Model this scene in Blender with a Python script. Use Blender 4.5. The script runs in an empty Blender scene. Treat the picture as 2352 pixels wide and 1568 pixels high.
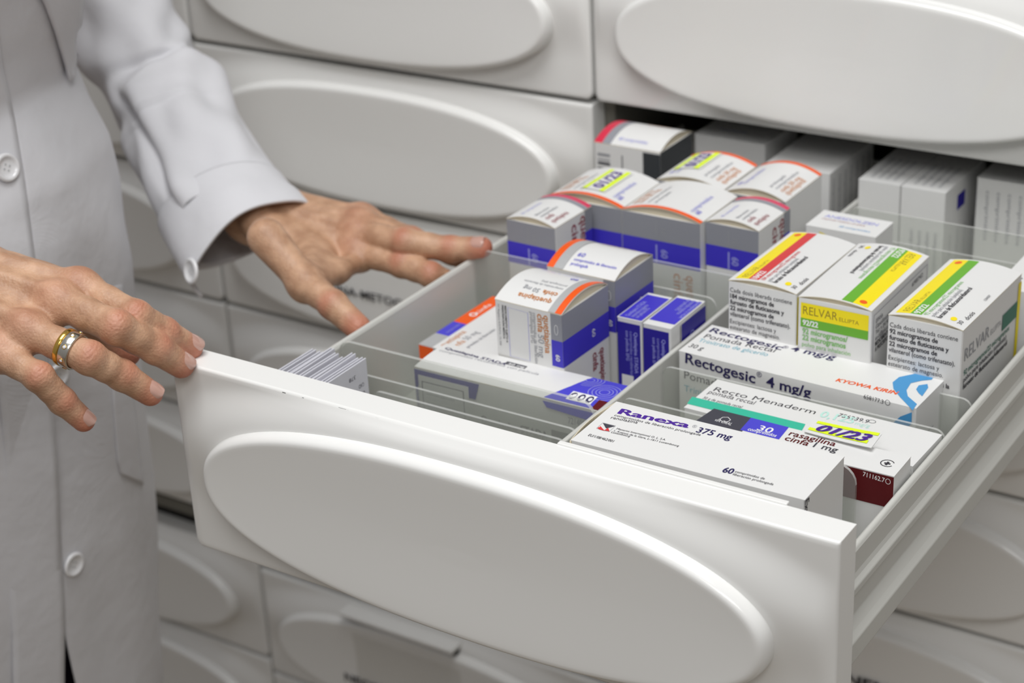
import bpy, bmesh, math, random
import numpy as np
from mathutils import Vector, Matrix
from mathutils.bvhtree import BVHTree

# ------------------------------------------------------------------ camera, world, lights, exposure
SC = bpy.context.scene
COL = SC.collection
CC = np.array([0.6778, -0.6561, 0.4439])
FPX = 4240.58
RM = np.array([[0.838, 0.5434, -0.0491], [0.1989, -0.388, -0.8999], [-0.5081, 0.7444, -0.4332]])
_u, _s, _v = np.linalg.svd(RM); RM = _u @ _v
cam = bpy.data.objects.new('camera', bpy.data.cameras.new('camera'))
COL.objects.link(cam); SC.camera = cam
M = Matrix.Identity(4)
for i in range(3):
    M[i][0] = RM[0][i]; M[i][1] = -RM[1][i]; M[i][2] = -RM[2][i]; M[i][3] = CC[i]
cam.matrix_world = M
cam.data.sensor_width = 36.0
cam.data.lens = FPX / 2352 * 36.0
cam.data.clip_start = 0.05
cam.data.dof.use_dof = True
cam.data.dof.focus_distance = 0.93
cam.data.dof.aperture_fstop = 10.0

SC.view_settings.view_transform = 'Standard'
SC.view_settings.look = 'None'
SC.view_settings.gamma = 1.0
SC.view_settings.use_curve_mapping = False
SC.view_settings.exposure = 0.35

world = bpy.data.worlds.new('world'); SC.world = world; world.use_nodes = True
wb = world.node_tree.nodes['Background']
wb.inputs[1].default_value = 0.25
_n = world.node_tree.nodes; _l = world.node_tree.links
_tc = _n.new('ShaderNodeTexCoord'); _sx = _n.new('ShaderNodeSeparateXYZ'); _mr = _n.new('ShaderNodeMapRange'); _cr = _n.new('ShaderNodeValToRGB')
_mr.inputs['From Min'].default_value = -0.7; _mr.inputs['From Max'].default_value = 0.7
_cr.color_ramp.elements[0].color = (0.47, 0.43, 0.37, 1); _cr.color_ramp.elements[1].color = (1.0, 1.0, 1.03, 1)
_l.new(_tc.outputs['Generated'], _sx.inputs[0]); _l.new(_sx.outputs['Z'], _mr.inputs['Value']); _l.new(_mr.outputs[0], _cr.inputs[0]); _l.new(_cr.outputs[0], wb.inputs[0])

def area(name, loc, target, sx, sy, power, color=(1, 1, 1)):
    l = bpy.data.lights.new(name, 'AREA'); l.shape = 'RECTANGLE'; l.size = sx; l.size_y = sy
    l.energy = power; l.color = color
    o = bpy.data.objects.new(name, l); COL.objects.link(o); o.location = loc
    d = Vector(target) - Vector(loc)
    o.rotation_euler = d.to_track_quat('-Z', 'Y').to_euler()
    return o
area('ceiling_light', (0.18, -0.14, 1.42), (0.12, 0.1, 0), 0.9, 0.8, 12.6, (1.0, 1.0, 0.99))
area('ceiling_light', (1.2, -1.3, 1.6), (0.2, 0.2, 0.0), 1.2, 0.6, 12, (1.0, 0.99, 0.97))

# pixel (2352x1568) to world helpers: points are always put on a real plane or at a real distance
def ray(x, y):
    return RM.T @ np.array([(x - 1176) / FPX, (y - 784) / FPX, 1.0])
def up(x, y, ax, v):
    d = ray(x, y); i = 'xyz'.index(ax); return CC + d * (v - CC[i]) / d[i]
def at(x, y, dep):
    return CC + ray(x, y) * dep

# ------------------------------------------------------------------ helpers
def tag(o, label=None, cat=None, group=None, kind=None):
    if label: o['label'] = label
    if cat: o['category'] = cat
    if group: o['group'] = group
    if kind: o['kind'] = kind
    return o
def empty(name, loc=(0, 0, 0), **k):
    o = bpy.data.objects.new(name, None); COL.objects.link(o); o.location = loc; o.empty_display_size = 0.02
    return tag(o, **k)
def lin(c):
    return tuple((x / 12.92 if x <= 0.04045 else ((x + 0.055) / 1.055) ** 2.4) for x in [v / 255 for v in c])
MATS = {}
def mat(name, rgb, rough=0.5, metal=0.0, spec=0.5, bump=0.0, bscale=200, coat=0.0, var=0.0, sub=0.0):
    if name in MATS: return MATS[name]
    m = bpy.data.materials.new(name); m.use_nodes = True; MATS[name] = m
    nt = m.node_tree; b = nt.nodes['Principled BSDF']
    c = lin(rgb)
    b.inputs['Base Color'].default_value = (*c, 1); b.inputs['Roughness'].default_value = rough
    b.inputs['Metallic'].default_value = metal; b.inputs['Specular IOR Level'].default_value = spec
    b.inputs['Coat Weight'].default_value = coat
    if sub:
        b.inputs['Subsurface Weight'].default_value = sub
        b.inputs['Subsurface Radius'].default_value = (0.006, 0.002, 0.001)
        b.inputs['Subsurface Scale'].default_value = 1.0
    tc = nt.nodes.new('ShaderNodeTexCoord')
    nz = nt.nodes.new('ShaderNodeTexNoise'); nz.inputs['Scale'].default_value = bscale; nz.inputs['Detail'].default_value = 3
    nt.links.new(tc.outputs['Object'], nz.inputs['Vector'])
    if bump:
        bp = nt.nodes.new('ShaderNodeBump'); bp.inputs['Strength'].default_value = bump; bp.inputs['Distance'].default_value = 0.001
        nt.links.new(nz.outputs['Fac'], bp.inputs['Height']); nt.links.new(bp.outputs[0], b.inputs['Normal'])
    mx = nt.nodes.new('ShaderNodeMix'); mx.data_type = 'RGBA'
    mx.inputs[6].default_value = (*c, 1); mx.inputs[7].default_value = (*[x * (1 - max(var, 0.015)) for x in c], 1)
    nt.links.new(nz.outputs['Fac'], mx.inputs[0]); nt.links.new(mx.outputs[2], b.inputs['Base Color'])
    return m
def clear_mat(name, tint=(0.93, 0.94, 0.92), rough=0.12, milk=0.13):
    m = bpy.data.materials.new(name); m.use_nodes = True; nt = m.node_tree
    for n in list(nt.nodes): nt.nodes.remove(n)
    out = nt.nodes.new('ShaderNodeOutputMaterial'); mix = nt.nodes.new('ShaderNodeMixShader')
    tr = nt.nodes.new('ShaderNodeBsdfTransparent'); gl = nt.nodes.new('ShaderNodeBsdfGlossy'); fr = nt.nodes.new('ShaderNodeLayerWeight')
    tr.inputs[0].default_value = (*tint, 1); gl.inputs['Roughness'].default_value = rough; fr.inputs[0].default_value = 0.12
    nt.links.new(fr.outputs['Facing'], mix.inputs[0])
    df = nt.nodes.new('ShaderNodeBsdfDiffuse'); df.inputs[0].default_value = (0.80, 0.81, 0.79, 1)
    mix2 = nt.nodes.new('ShaderNodeMixShader'); mix2.inputs[0].default_value = milk
    nt.links.new(tr.outputs[0], mix.inputs[1]); nt.links.new(gl.outputs[0], mix.inputs[2])
    nt.links.new(mix.outputs[0], mix2.inputs[1]); nt.links.new(df.outputs[0], mix2.inputs[2]); nt.links.new(mix2.outputs[0], out.inputs[0])
    MATS[name] = m
    return m
PAINT = mat('white_lacquer', (239, 239, 237), 0.26, coat=0.25, var=0.02, bscale=14)
TRIMW = mat('drawer_side_plastic', (205, 205, 200), 0.38, var=0.03, bscale=20)
DARK = mat('dark_gap', (46, 44, 40), 0.8)
CARC = mat('carcass', (120, 118, 110), 0.7)
FLOORM = mat('drawer_base_grey', (188, 188, 182), 0.5, var=0.03, bscale=30)
CLEAR = clear_mat('clear_acrylic')
EDGE = clear_mat('acrylic_edge', (0.9, 0.91, 0.89), 0.15, 0.42)
CARD = mat('white_card', (228, 228, 227), 0.42, var=0.02, bscale=60)
CREAM = mat('raw_card', (222, 212, 188), 0.7)
INK = {}
def ink(name, rgb):
    return mat('ink_' + name, rgb, 0.45)
BLACK = ink('black', (52, 50, 58)); NAVY = ink('navy', (40, 34, 88)); GREY = ink('grey', (150, 152, 158))
LGREY = ink('pale_grey', (188, 190, 192)); BLUE = ink('blue', (62, 52, 196)); ORANGE = ink('orange', (240, 92, 18))
DORANGE = ink('dull_orange', (205, 130, 60)); YEL = ink('yellow', (247, 226, 6)); GREEN = ink('green', (104, 176, 44))
RED = ink('red', (214, 56, 60)); TEAL = ink('teal', (56, 188, 158)); MAROON = ink('maroon', (92, 8, 16))
SKYB = ink('sky_blue', (72, 150, 206)); WHITE = ink('white', (240, 240, 240)); CHAR = ink('charcoal', (66, 66, 76))
BLUE2 = ink('mid_blue', (74, 70, 205)); PBLUE = ink('pale_blue', (150, 152, 222)); LIME = ink('highlighter', (228, 252, 40))
PURP = ink('marker_purple', (76, 36, 150)); DRED = ink('dull_red', (150, 60, 70)); CRIM = ink('crimson', (216, 36, 70))
DEEPB = ink('deep_blue', (38, 26, 150)); TBLUE = ink('pale_teal_text', (110, 178, 196)); OLIVE = ink('olive', (150, 128, 30))
LGREEN = ink('soft_green', (130, 190, 110)); DTEAL = ink('dark_teal', (36, 110, 90)); MINT = ink('mint', (190, 232, 222))

class MB:
    """collects polygons with materials and builds ONE mesh object"""
    def __init__(s): s.v = []; s.f = []; s.m = []; s.mats = []; s.sm = []
    def mi(s, m):
        if m not in s.mats: s.mats.append(m)
        return s.mats.index(m)
    def add(s, vs, fs, m, smooth=False):
        o = len(s.v); s.v.extend([tuple(map(float, v)) for v in vs]); k = s.mi(m)
        for f in fs: s.f.append(tuple(o + i for i in f)); s.m.append(k); s.sm.append(smooth)
    def box(s, a, b, m, tf=None):
        x0, y0, z0 = a; x1, y1, z1 = b
        vs = [(x0,y0,z0),(x1,y0,z0),(x1,y1,z0),(x0,y1,z0),(x0,y0,z1),(x1,y0,z1),(x1,y1,z1),(x0,y1,z1)]
        if tf: vs = [tf(v) for v in vs]
        s.add(vs, [(3,2,1,0),(4,5,6,7),(0,1,5,4),(1,2,6,5),(2,3,7,6),(3,0,4,7)], m)
    def grid(s, P, m, smooth=True, closed_u=False, flip=False):
        P = np.asarray(P); n, k = P.shape[:2]; vs = P.reshape(-1, 3); fs = []
        for i in range(n - 1):
            for j in range(k if closed_u else k - 1):
                a, b, c, d = i*k+j, i*k+(j+1) % k, (i+1)*k+(j+1) % k, (i+1)*k+j
                fs.append((a, d, c, b) if flip else (a, b, c, d))
        s.add(vs, fs, m, smooth)
    def tube(s, pts, r, m, n=10, caps=True):
        pts = [np.array(p, float) for p in pts]; rs = r if hasattr(r, '__len__') else [r] * len(pts); rings = []
        for i, p in enumerate(pts):
            t = pts[min(i+1, len(pts)-1)] - pts[max(i-1, 0)]; t /= np.linalg.norm(t)
            a = np.cross(t, (0.3, 0.2, 1)); a /= np.linalg.norm(a); b = np.cross(t, a)
            rings.append([p + rs[i] * (math.cos(q) * a + math.sin(q) * b) for q in np.linspace(0, 2*math.pi, n, endpoint=False)])
        s.grid(rings, m, True, True)
        if caps:
            s.add(rings[0], [tuple(range(n))], m); s.add(rings[-1], [tuple(range(n))[::-1]], m)
    def build(s, name, parent=None, bevel=0, seg=2, weld=False, recalc=False, autosm=False):
        me = bpy.data.meshes.new(name); me.from_pydata(s.v, [], s.f)
        for m in s.mats: me.materials.append(m)
        me.polygons.foreach_set('material_index', s.m); me.polygons.foreach_set('use_smooth', s.sm)
        me.update()
        if weld or recalc:
            bm = bmesh.new(); bm.from_mesh(me)
            if weld: bmesh.ops.remove_doubles(bm, verts=bm.verts, dist=1e-6)
            bmesh.ops.recalc_face_normals(bm, faces=bm.faces); bm.to_mesh(me); bm.free()
        o = bpy.data.objects.new(name, me); COL.objects.link(o)
        if parent: o.parent = parent
        if bevel:
            b = o.modifiers.new('bevel', 'BEVEL'); b.width = bevel; b.segments = seg; b.limit_method = 'ANGLE'
        return o

TXT = {}; LAYS = {}
def text_mesh(s, bold=0.0):
    k = (s, bold)
    if k in TXT: return TXT[k]
    c = bpy.data.curves.new('t', 'FONT'); c.body = s; c.size = 1.0; c.offset = min(bold, 0.008); c.resolution_u = 3; c.fill_mode = 'FRONT'
    o = bpy.data.objects.new('t', c); COL.objects.link(o)
    bpy.context.view_layer.update()
    dg = bpy.context.evaluated_depsgraph_get(); me = o.evaluated_get(dg).to_mesh()
    vs = np.array([v.co[:2] for v in me.vertices]) if len(me.vertices) else np.zeros((0, 2))
    lay = np.zeros(len(vs))
    fs = [tuple(p.vertices) for p in me.polygons]
    o.evaluated_get(dg).to_mesh_clear(); bpy.data.objects.remove(o); bpy.data.curves.remove(c)
    if len(vs):
        vs[:, 0] -= vs[:, 0].min()
        if bold > 0.008:      # heavier face: the strokes doubled sideways
            e = (bold-0.008)*1.1; n = len(vs)
            vs = np.concatenate([vs + (dx, dy) for dx, dy in ((0, 0), (e, 0), (2*e, 0), (e, e*0.4), (e, -e*0.4))]); lay = np.repeat(np.arange(5)*1.2e-5, n); fs = [tuple(i + k_*n for i in f) for k_ in range(5) for f in fs]
    TXT[k] = (vs, fs); LAYS[k] = lay; return TXT[k]
def disc_poly(cx, cy, rx, ry=None, n=20, a0=0, a1=2*math.pi):
    ry = ry or rx
    return [(cx + rx*math.cos(a), cy + ry*math.sin(a)) for a in np.linspace(a0, a1, n, endpoint=False)]

class Box:
    """a carton: mesh body with printed faces, plus a lid as a part. local frame: origin = near-left-bottom corner"""
    def __init__(s, x, y, zt, w, d, h, yaw=0, bulge=0.0, axis='u', tilt=0.0):
        s.o = np.array([x, y, zt - h]); s.w, s.d, s.h = w, d, h
        c, q = math.cos(math.radians(yaw)), math.sin(math.radians(yaw))
        s.X = np.array([c, q, 0]); s.Y = np.array([-q, c, 0]); s.Z = np.array([0, 0, 1.0])
        s.bulge, s.axis = bulge, axis; s.body = MB(); s.lid = MB()
        s.lidt = 0.0005
        s.lay = 0
    def P(s, a, b, c): return s.o + s.X*a + s.Y*b + s.Z*c
    def face(s, f, u, v, off=0.0):
        """u,v metres from the face's lower-left corner seen from outside (front: u right; right: u away; top: u right v away)"""
        if f == 'front': return s.P(u, -off, v)
        if f == 'right': return s.P(s.w + off, u, v)
        if f == 'left': return s.P(-off, s.d - u, v)
        if f == 'top': return s.P(u, v, s.h + s.lidt + off + s.bz(u, v))
    def bz(s, u, v):
        if not s.bulge: return 0.0
        t = (u / s.w if s.axis == 'u' else v / s.d); t = min(max(t, 0), 1)
        return s.bulge * (1 - (2*t - 1) ** 2)
    def frame(s, f):
        return {'front': (s.P(0,0,0), s.X, s.Z, 'y'), 'right': (s.P(s.w,0,0), s.Y, s.Z, 'x'), 'top': (s.P(0,0,s.h), s.X, s.Y, 'z')}[f]
    def uv(s, f, px):
        O, U, V, _ = s.frame(f); n = np.cross(U, V); d = ray(*px); t = ((O - CC) @ n) / (d @ n); q = CC + d*t - O
        return np.array([q @ U, q @ V])
    def mb(s, f): return s.lid if f == 'top' else s.body
    def off(s):
        s.lay += 1; return 0.00006 + 0.000014 * s.lay
    def band(s, f, u0, v0, u1, v1, m):
        """fractions of the face"""
        W = {'front': s.w, 'right': s.d, 'top': s.w}[f]; H = {'front': s.h, 'right': s.h, 'top': s.d}[f]; o = s.off()
        n = 12 if (f == 'top' and s.bulge) else 1
        P = [[s.face(f, W*(u0+(u1-u0)*i/n), H*(v0+(v1-v0)*j/n), o) for i in range(n+1)] for j in range(n+1)]
        s.mb(f).grid(P, m, False)
    def poly(s, f, pts, m, uv=False):
        if not uv: pts = [s.uv(f, p) for p in pts]
        a = sum(pts[i][0]*pts[(i+1) % len(pts)][1] - pts[(i+1) % len(pts)][0]*pts[i][1] for i in range(len(pts)))
        if a < 0: pts = pts[::-1]
        o = s.off()
        vs = [s.face(f, p[0], p[1], o) for p in pts]; s.mb(f).add(vs, [tuple(range(len(vs)))], m)
    def stroke(s, f, pts, wd, m, uv=False, closed=False):
        if not uv: pts = [s.uv(f, p) for p in pts]
        pts = [np.array(p) for p in pts]; L = []; R = []; n = len(pts)
        for i in range(n):
            a = pts[(i-1) % n] if (closed or i > 0) else pts[i]; b = pts[(i+1) % n] if (closed or i < n-1) else pts[i]
            t = b - a; t = t / (np.linalg.norm(t) + 1e-12); nn = np.array([-t[1], t[0]]) * wd / 2
            L.append(pts[i] + nn); R.append(pts[i] - nn)
        if closed: L.append(L[0]); R.append(R[0])
        o = s.off(); P = [[s.face(f, *r, o) for r in R], [s.face(f, *l, o) for l in L]]
        s.mb(f).grid(P, m, False)
    def text(s, f, t, a, b, m, h=None, bold=0.0, shear=0.0, uv=False, fit=True, flip=False):
        """baseline from point a to point b; h = font size in metres (else kept in proportion)"""
        vs, fs = text_mesh(t, bold)
        if not len(vs): return
        A, B = (np.array(a), np.array(b)) if uv else (s.uv(f, a), s.uv(f, b))
        D = B - A; L = np.linalg.norm(D); D = D / L; N = np.array([-D[1], D[0]])
        w0 = vs[:, 0].max(); sx = L / w0; sy = h if h else sx; o = s.off()
        if not fit: sx = sy
        P = [s.face(f, *(A + D*(x*sx + shear*y*sy) + N*(y*sy)), o + l_) for (x, y), l_ in zip(vs, LAYS[(t, bold)])]
        s.mb(f).add(P, fs, m)
    def lines(s, f, u0, v0, u1, n, dv, m, th=0.0006, seed=0):
        """rows of print too small to read, as broken hairlines; uv metres, vertical step dv"""
        r = random.Random(seed)
        for i in range(n):
            v = v0 - i*dv; u = u0; ue = u0 + (u1-u0) * r.uniform(0.6, 1)
            while u < ue:
                l = r.uniform(0.002, 0.005); e = min(u + l, ue)
                s.poly(f, [(u, v), (e, v), (e, v+th), (u, v+th)], m, uv=True); u = e + 0.0009
    def build(s, label, name='medicine_box', cat='box', group=None, body=CARD, lid=CARD, inner=CREAM):
        W, D, H = s.w, s.d, s.h
        mb = MB(); tf = lambda v: s.P(*v); b = 0.0006
        # body with slightly softened vertical edges
        ring = [(b,0),(W-b,0),(W,b),(W,D-b),(W-b,D),(b,D),(0,D-b),(0,b)]
        lo = [s.P(u, v, 0) for u, v in ring]; hi = [s.P(u, v, H) for u, v in ring]
        mb.add(lo+hi, [tuple(range(8))[::-1]] + [(i,(i+1)%8,8+(i+1)%8,8+i) for i in range(8)] + [tuple(range(8,16))], body)
        o0 = len(mb.v)
        for v, f, m_, sm in [(s.body.v, s.body.f, s.body.m, s.body.sm)]:
            for ff, k in zip(f, m_): pass
        mb2 = s.body
        base = len(mb.v); mb.v.extend(mb2.v)
        for ff, k in zip(mb2.f, mb2.m):
            mb.f.append(tuple(base+i for i in ff)); mb.m.append(mb.mi(mb2.mats[k])); mb.sm.append(False)
        mb.v = [tuple(np.array(v) - s.o) for v in mb.v]
        o = mb.build(name); o.location = s.o
        # lid sheet, bulging if the carton does
        L = MB(); n = 14; t = s.lidt
        top = [[s.P(W*i/n, D*j/n, H + t + s.bz(W*i/n, D*j/n)) for i in range(n+1)] for j in range(n+1)]
        bot = [[s.P(W*i/n, D*j/n, H + s.bz(W*i/n, D*j/n)) for i in range(n+1)] for j in range(n+1)]
        L.grid(top, lid, True); L.grid(bot, inner, True, flip=True)
        T, B2 = np.array(top), np.array(bot)
        for e, g in ((T[0], B2[0]), (T[-1][::-1], B2[-1][::-1]), (T[:, 0][::-1], B2[:, 0][::-1]), (T[:, -1], B2[:, -1])):
            L.grid([g, e], lid if s.bulge < 0.001 else inner, False)
        # side tucks closing an arched lid
        if s.bulge:
            for q in ((0, 1) if s.axis == 'u' else (0, 1)):
                if s.axis == 'u': vv = 0.0016 if q == 0 else D-0.0016; P = [[s.P(W*i/n, vv, H) for i in range(n+1)], [s.P(W*i/n, vv, H + s.bz(W*i/n, 0)) for i in range(n+1)]]
                else: uu = 0.0016 if q == 0 else W-0.0016; P = [[s.P(uu, D*i/n, H) for i in range(n+1)], [s.P(uu, D*i/n, H + s.bz(0, D*i/n)) for i in range(n+1)]]
                L.grid(P, inner, False)
        base = len(L.v); L.v.extend(s.lid.v)
        for ff, k in zip(s.lid.f, s.lid.m):
            L.f.append(tuple(base+i for i in ff)); L.m.append(L.mi(s.lid.mats[k])); L.sm.append(False)
        L.v = [tuple(np.array(v) - s.o) for v in L.v]
        l = L.build('lid', o)
        tag(o, label, cat, group)
        return o

# ------------------------------------------------------------------ the place: floor, wall, drawer cabinet
D0 = 0.4811; XB = -0.0123; PW = 0.4005; PH = 0.1205; PIT = 0.1245
m_ = MB(); m_.box((-3, -3, -1.10), (3, D0+0.66, -1.05), mat('floor_tile', (150, 134, 110), 0.5, var=0.1, bscale=6)); tag(m_.build('floor'), kind='structure')
m_ = MB(); m_.box((-3, D0+0.60, -1.05), (3, D0+0.66, 1.9), mat('wall_paint', (222, 220, 214), 0.8)); tag(m_.build('wall_back'), kind='structure')

HC = (0.1975, -0.0625); HA, HB_ = 0.1735, 0.0510; HN = 2.3
def sst(t): t = np.clip(t, 0, 1); return t*t*(3-2*t)
def flare(x, z, hb, hc):
    r = (np.abs((x-HC[0])/HA)**HN + np.abs((z-hc)/hb)**HN)**(1/HN)
    w = sst((z - hc + 0.030) / 0.055)
    return 0.0065 * sst(1 - (r-1)/0.36) * w
def panel_mesh(W, H, hb, hc):
    mb = MB(); T = 0.0185
    e = 0.0016
    xs = np.concatenate([[0, e*0.3, e], np.linspace(0.006, W-0.006, 110), [W-e, W-e*0.3, W]])
    zs = -np.concatenate([[0, e*0.3, e], np.linspace(0.004, H-0.004, 46), [H-e, H-e*0.3, H]])
    P = np.zeros((len(zs), len(xs), 3))
    for j, z in enumerate(zs):
        de = np.minimum(np.minimum(xs, W-xs), min(-z, H+z)); r = np.clip(1 - de/e, 0, 1)
        edge = e * (1 - np.sqrt(np.maximum(1 - r*r, 0)))
        rc = 0.0055; q_ = max(0.0, rc - (H+z)); ins = rc - math.sqrt(max(rc*rc - q_*q_, 0))
        P[j, :, 0] = ins + xs*(W-2*ins)/W; P[j, :, 2] = z; P[j, :, 1] = edge - flare(xs, z, hb, hc) * sst(de/0.006)
    mb.grid(P, PAINT, True, flip=True)
    # sides and back
    ring = np.concatenate([P[0, :], P[1:, -1], P[-1, -2::-1], P[-2:0:-1, 0]])
    back = ring.copy(); back[:, 1] = T
    mb.grid([ring, back], PAINT, False, closed_u=True, flip=True)
    mb.add(back, [tuple(range(len(back)))], PAINT)
    return mb
def handle_mesh(hb, hc):
    mb = MB(); n = 120; rings = []
    ang = np.linspace(0, 2*math.pi, n, endpoint=False)
    def ring(A, B, y):
        c, s_ = np.cos(ang), np.sin(ang)
        X = HC[0] + A*np.sign(c)*np.abs(c)**(2/HN); Z = hc + B*np.sign(s_)*np.abs(s_)**(2/HN)
        yy = y if y > -0.003 else y - 0.0006*sst((hc - Z)/0.05 + 0.2)
        return np.stack([X, np.broadcast_to(yy, X.shape), Z], 1)
    prof = [(0, 0.004), (0, -0.0064), (0.0006, -0.0100), (0.0014, -0.0121), (0.0026, -0.0135), (0.0040, -0.0141), (0.0058, -0.0142), (0.0080, -0.0141), (0.0110, -0.0140)]
    for t, y in prof: rings.append(ring(HA-t, hb-t, y))
    a0, b0 = HA-0.011, hb-0.011
    for s_ in (0.85, 0.6, 0.35, 0.12): rings.append(ring(a0*s_, b0*s_, -0.0140 + 0.0010*(1-s_**2)))
    mb.grid(rings, PAINT, True, True, flip=False)
    mb.add(rings[-1], [tuple(range(n))], PAINT, True)
    return mb
PM = {}
def make_front(root, H=PH):
    if H not in PM:
        hb = HB_ * H / PH; hc = HC[1] * H / PH
        a = panel_mesh(PW, H, hb, hc).build('front_panel', root, recalc=True, weld=True)
        b = handle_mesh(hb, hc).build('handle', root, recalc=True)
        PM[H] = (a, b)
    else:
        a, b = (o.copy() for o in PM[H]); COL.objects.link(a); COL.objects.link(b); a.parent = root; b.parent = root
    return a, b
def plain_text(name, parent, O, U, V, s, W, h, m, bold=0.0):
    vs, fs = text_mesh(s, bold); w0 = vs[:, 0].max(); mb = MB()
    mb.add([np.array(O) + np.array(U)*x/w0*W + np.array(V)*y*h + np.array([0, -l_*3, 0]) for (x, y), l_ in zip(vs, LAYS[(s, bold)])], fs, m)
    return mb.build(name, parent)

ROWS = [(1, -0.0018+PIT, PH), (0, -0.0018, PH), (-1, -0.0018-PIT, PH), (-2, -0.0018-2*PIT, PH), (-3, -0.0018-3*PIT, 0.111)]
LOW = [(-4, -0.5385, PH), (-5, -0.6630, PH), (-6, -0.7875, PH), (-7, -0.912, PH)]
names = {
 ('A', 1): 'closed white drawer at the top of the picture, above the far hand',
 ('A', 0): 'closed white drawer directly behind the far hand and its cuff',
 ('A', -1): 'closed white drawer with black printed name under the far hand',
 ('A', -2): 'closed white drawer showing between the far thumb and the open drawer front',
 ('A', -3): 'closed white drawer hidden mostly by the left end of the open drawer front',
 ('A', -4): 'closed white drawer with a clear label holder, under the open drawer front',
 ('A', -5): 'closed white drawer at the bottom edge of the picture beneath the label holder drawer',
 ('B', 1): 'closed white drawer at top right, right above the open drawer',
 ('B', -1): 'closed white drawer right below the open drawer, at the right edge',
 ('B', -2): 'closed white drawer second below the open drawer at the right edge',
 ('B', -3): 'closed white drawer with black lettering at the bottom right corner',
 ('B', -4): 'closed white drawer low in the right column, hidden behind the open drawer front',
 ('B', -5): 'closed white drawer second below the rail, hidden by the open drawer front',
 ('A', -6): 'closed white drawer just under the bottom edge of the picture, middle column',
 ('C', 1): 'closed white drawer behind the upper arm at the top of the picture',
 ('C', 0): 'closed white drawer seen between the white coat and the hanging sleeve',
 ('C', -1): 'closed white drawer behind the button end of the cuff, beside the coat',
 ('C', -2): 'closed white drawer between the coat and the near fingertips',
 ('C', -3): 'closed white drawer beside the coat above the dark slot',
 ('C', -4): 'closed white drawer beside the coat just under the dark slot',
 ('C', -5): 'closed white drawer beside the coat at the bottom edge of the picture',
}
for col, cx in (('A', XB-0.404), ('B', XB), ('C', XB-0.808)):
    for r, z, H in ROWS + LOW:
        if (col, r) not in names: continue
        zz = z
        if col == 'C' and r <= -4: zz = z + 0.0145
        root = empty('drawer', (cx+0.0018, D0, zz), label=names[(col, r)], cat='drawer', group='closed drawers of the wall cabinet')
        make_front(root, H)
        if (col, r) == ('A', -1):
            plain_text('drawer_name', root, (0.128, -0.0150, -0.0755), (1, 0, 0), (0, 0, 1), 'ATINA-METOC', 0.088, 0.0105, BLACK, 0.02)
        if (col, r) == ('A', -4):
            plain_text('drawer_name', root, (0.108, -0.0150, -0.085), (1, 0, 0), (0, 0, 1), 'NEOPR', 0.052, 0.0125, BLACK, 0.02)
            h = MB(); h.box((0.112, -0.0200, -0.0060), (0.244, -0.0005, -0.0014), PAINT); h.box((0.114, -0.0120, -0.0125), (0.243, -0.0005, -0.0065), DARK); hb_ = h.build('label_lip', root, bevel=0.0012)  # white lip; the dark strip below it paints in the shade of its underside
            h = MB(); prof = [(-0.018, -0.022), (-0.0165, -0.032), (-0.0150, -0.048), (-0.0150, -0.088)]
            h.grid([[(0.125, y, z2) for y, z2 in prof], [(0.250, y, z2) for y, z2 in prof]], clear_mat('thin_label_film', (0.985, 0.985, 0.98), 0.1, 0.04), True); h.build('label_holder', root)
        if (col, r) == ('B', -3):
            plain_text('drawer_name', root, (0.2225, -0.0150, -0.0665), (1, 0, 0), (0, 0, 1), 'NEMC', 0.050, 0.0140, BLACK, 0.03)

c = MB()
ZT, ZB = 0.60, -1.05
for x in (XB-0.808, XB-0.404, XB, XB+0.404):
    c.box((x-0.008, D0+0.0195, ZB), (x+0.007, D0+0.58, ZT), CARC)
c.box((XB-0.80, D0+0.57, ZB), (XB+0.40, D0+0.585, ZT), CARC)
for (x0, x1, za, zb) in ((XB-0.80, XB-0.412, ZB, ZT), (XB-0.396, XB-0.008, ZB, ZT), (XB+0.007, XB+0.396, 0.006, ZT), (XB+0.007, XB+0.396, ZB, -0.126)):
    c.box((x0, D0+0.022, za), (x1, D0+0.035, zb), DARK)
c.box((XB+0.007, D0+0.022, 0.006), (XB+0.396, D0+0.57, 0.014), CARC)
c.box((XB+0.007, D0+0.022, -0.134), (XB+0.396, D0+0.57, -0.126), CARC)
c.box((XB-0.404, D0+0.004, -0.5350), (XB+0.404, D0+0.0195, -0.518), PAINT)
c.box((XB-0.800, D0+0.010, -0.5085), (XB-0.404, D0+0.022, -0.4960), CARC)
tag(c.build('cabinet'), 'grey white cabinet frame that carries all the drawers, dark between them', 'cabinet')

# ------------------------------------------------------------------ the open drawer
op = empty('drawer', (0, 0, 0), label='open white drawer pulled out and full of medicine boxes', cat='drawer')
make_front(op, PH)
ZF = -0.100; Y1 = 0.560
def wall_profile(sgn, xi):
    # (outward offset, z): rounded rim, ridge and foot rail
    pr = [(0, ZF), (0, -0.0392), (0.0008, -0.0374), (0.0022, -0.0366), (0.0036, -0.0374), (0.0044, -0.0392), (0.0044, -0.0510), (0.0052, -0.0535), (0.0072, -0.0560),
          (0.0072, -0.0600), (0.0050, -0.0632), (0.0046, -0.0745), (0.0075, -0.0795), (0.0100, -0.0830), (0.0100, -0.0945), (0.0085, -0.0965), (0.0030, -0.1000), (0.0030, -0.1060), (0, -0.1060)]
    return [(xi + sgn*o, z) for o, z in pr]
for sgn, xi in ((-1, 0.0225), (1, 0.3815)):
    w = MB(); pr = wall_profile(sgn, xi)
    w.grid([[(x, y, z) for x, z in pr] for y in (0.0187, Y1)], TRIMW, False, closed_u=True)
    w.add([(x, 0.0187, z) for x, z in pr], [tuple(range(len(pr)))], TRIMW); w.add([(x, Y1, z) for x, z in pr], [tuple(range(len(pr)))], TRIMW)
    o = w.build('side_wall', op, recalc=True, bevel=0.0006)
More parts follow.
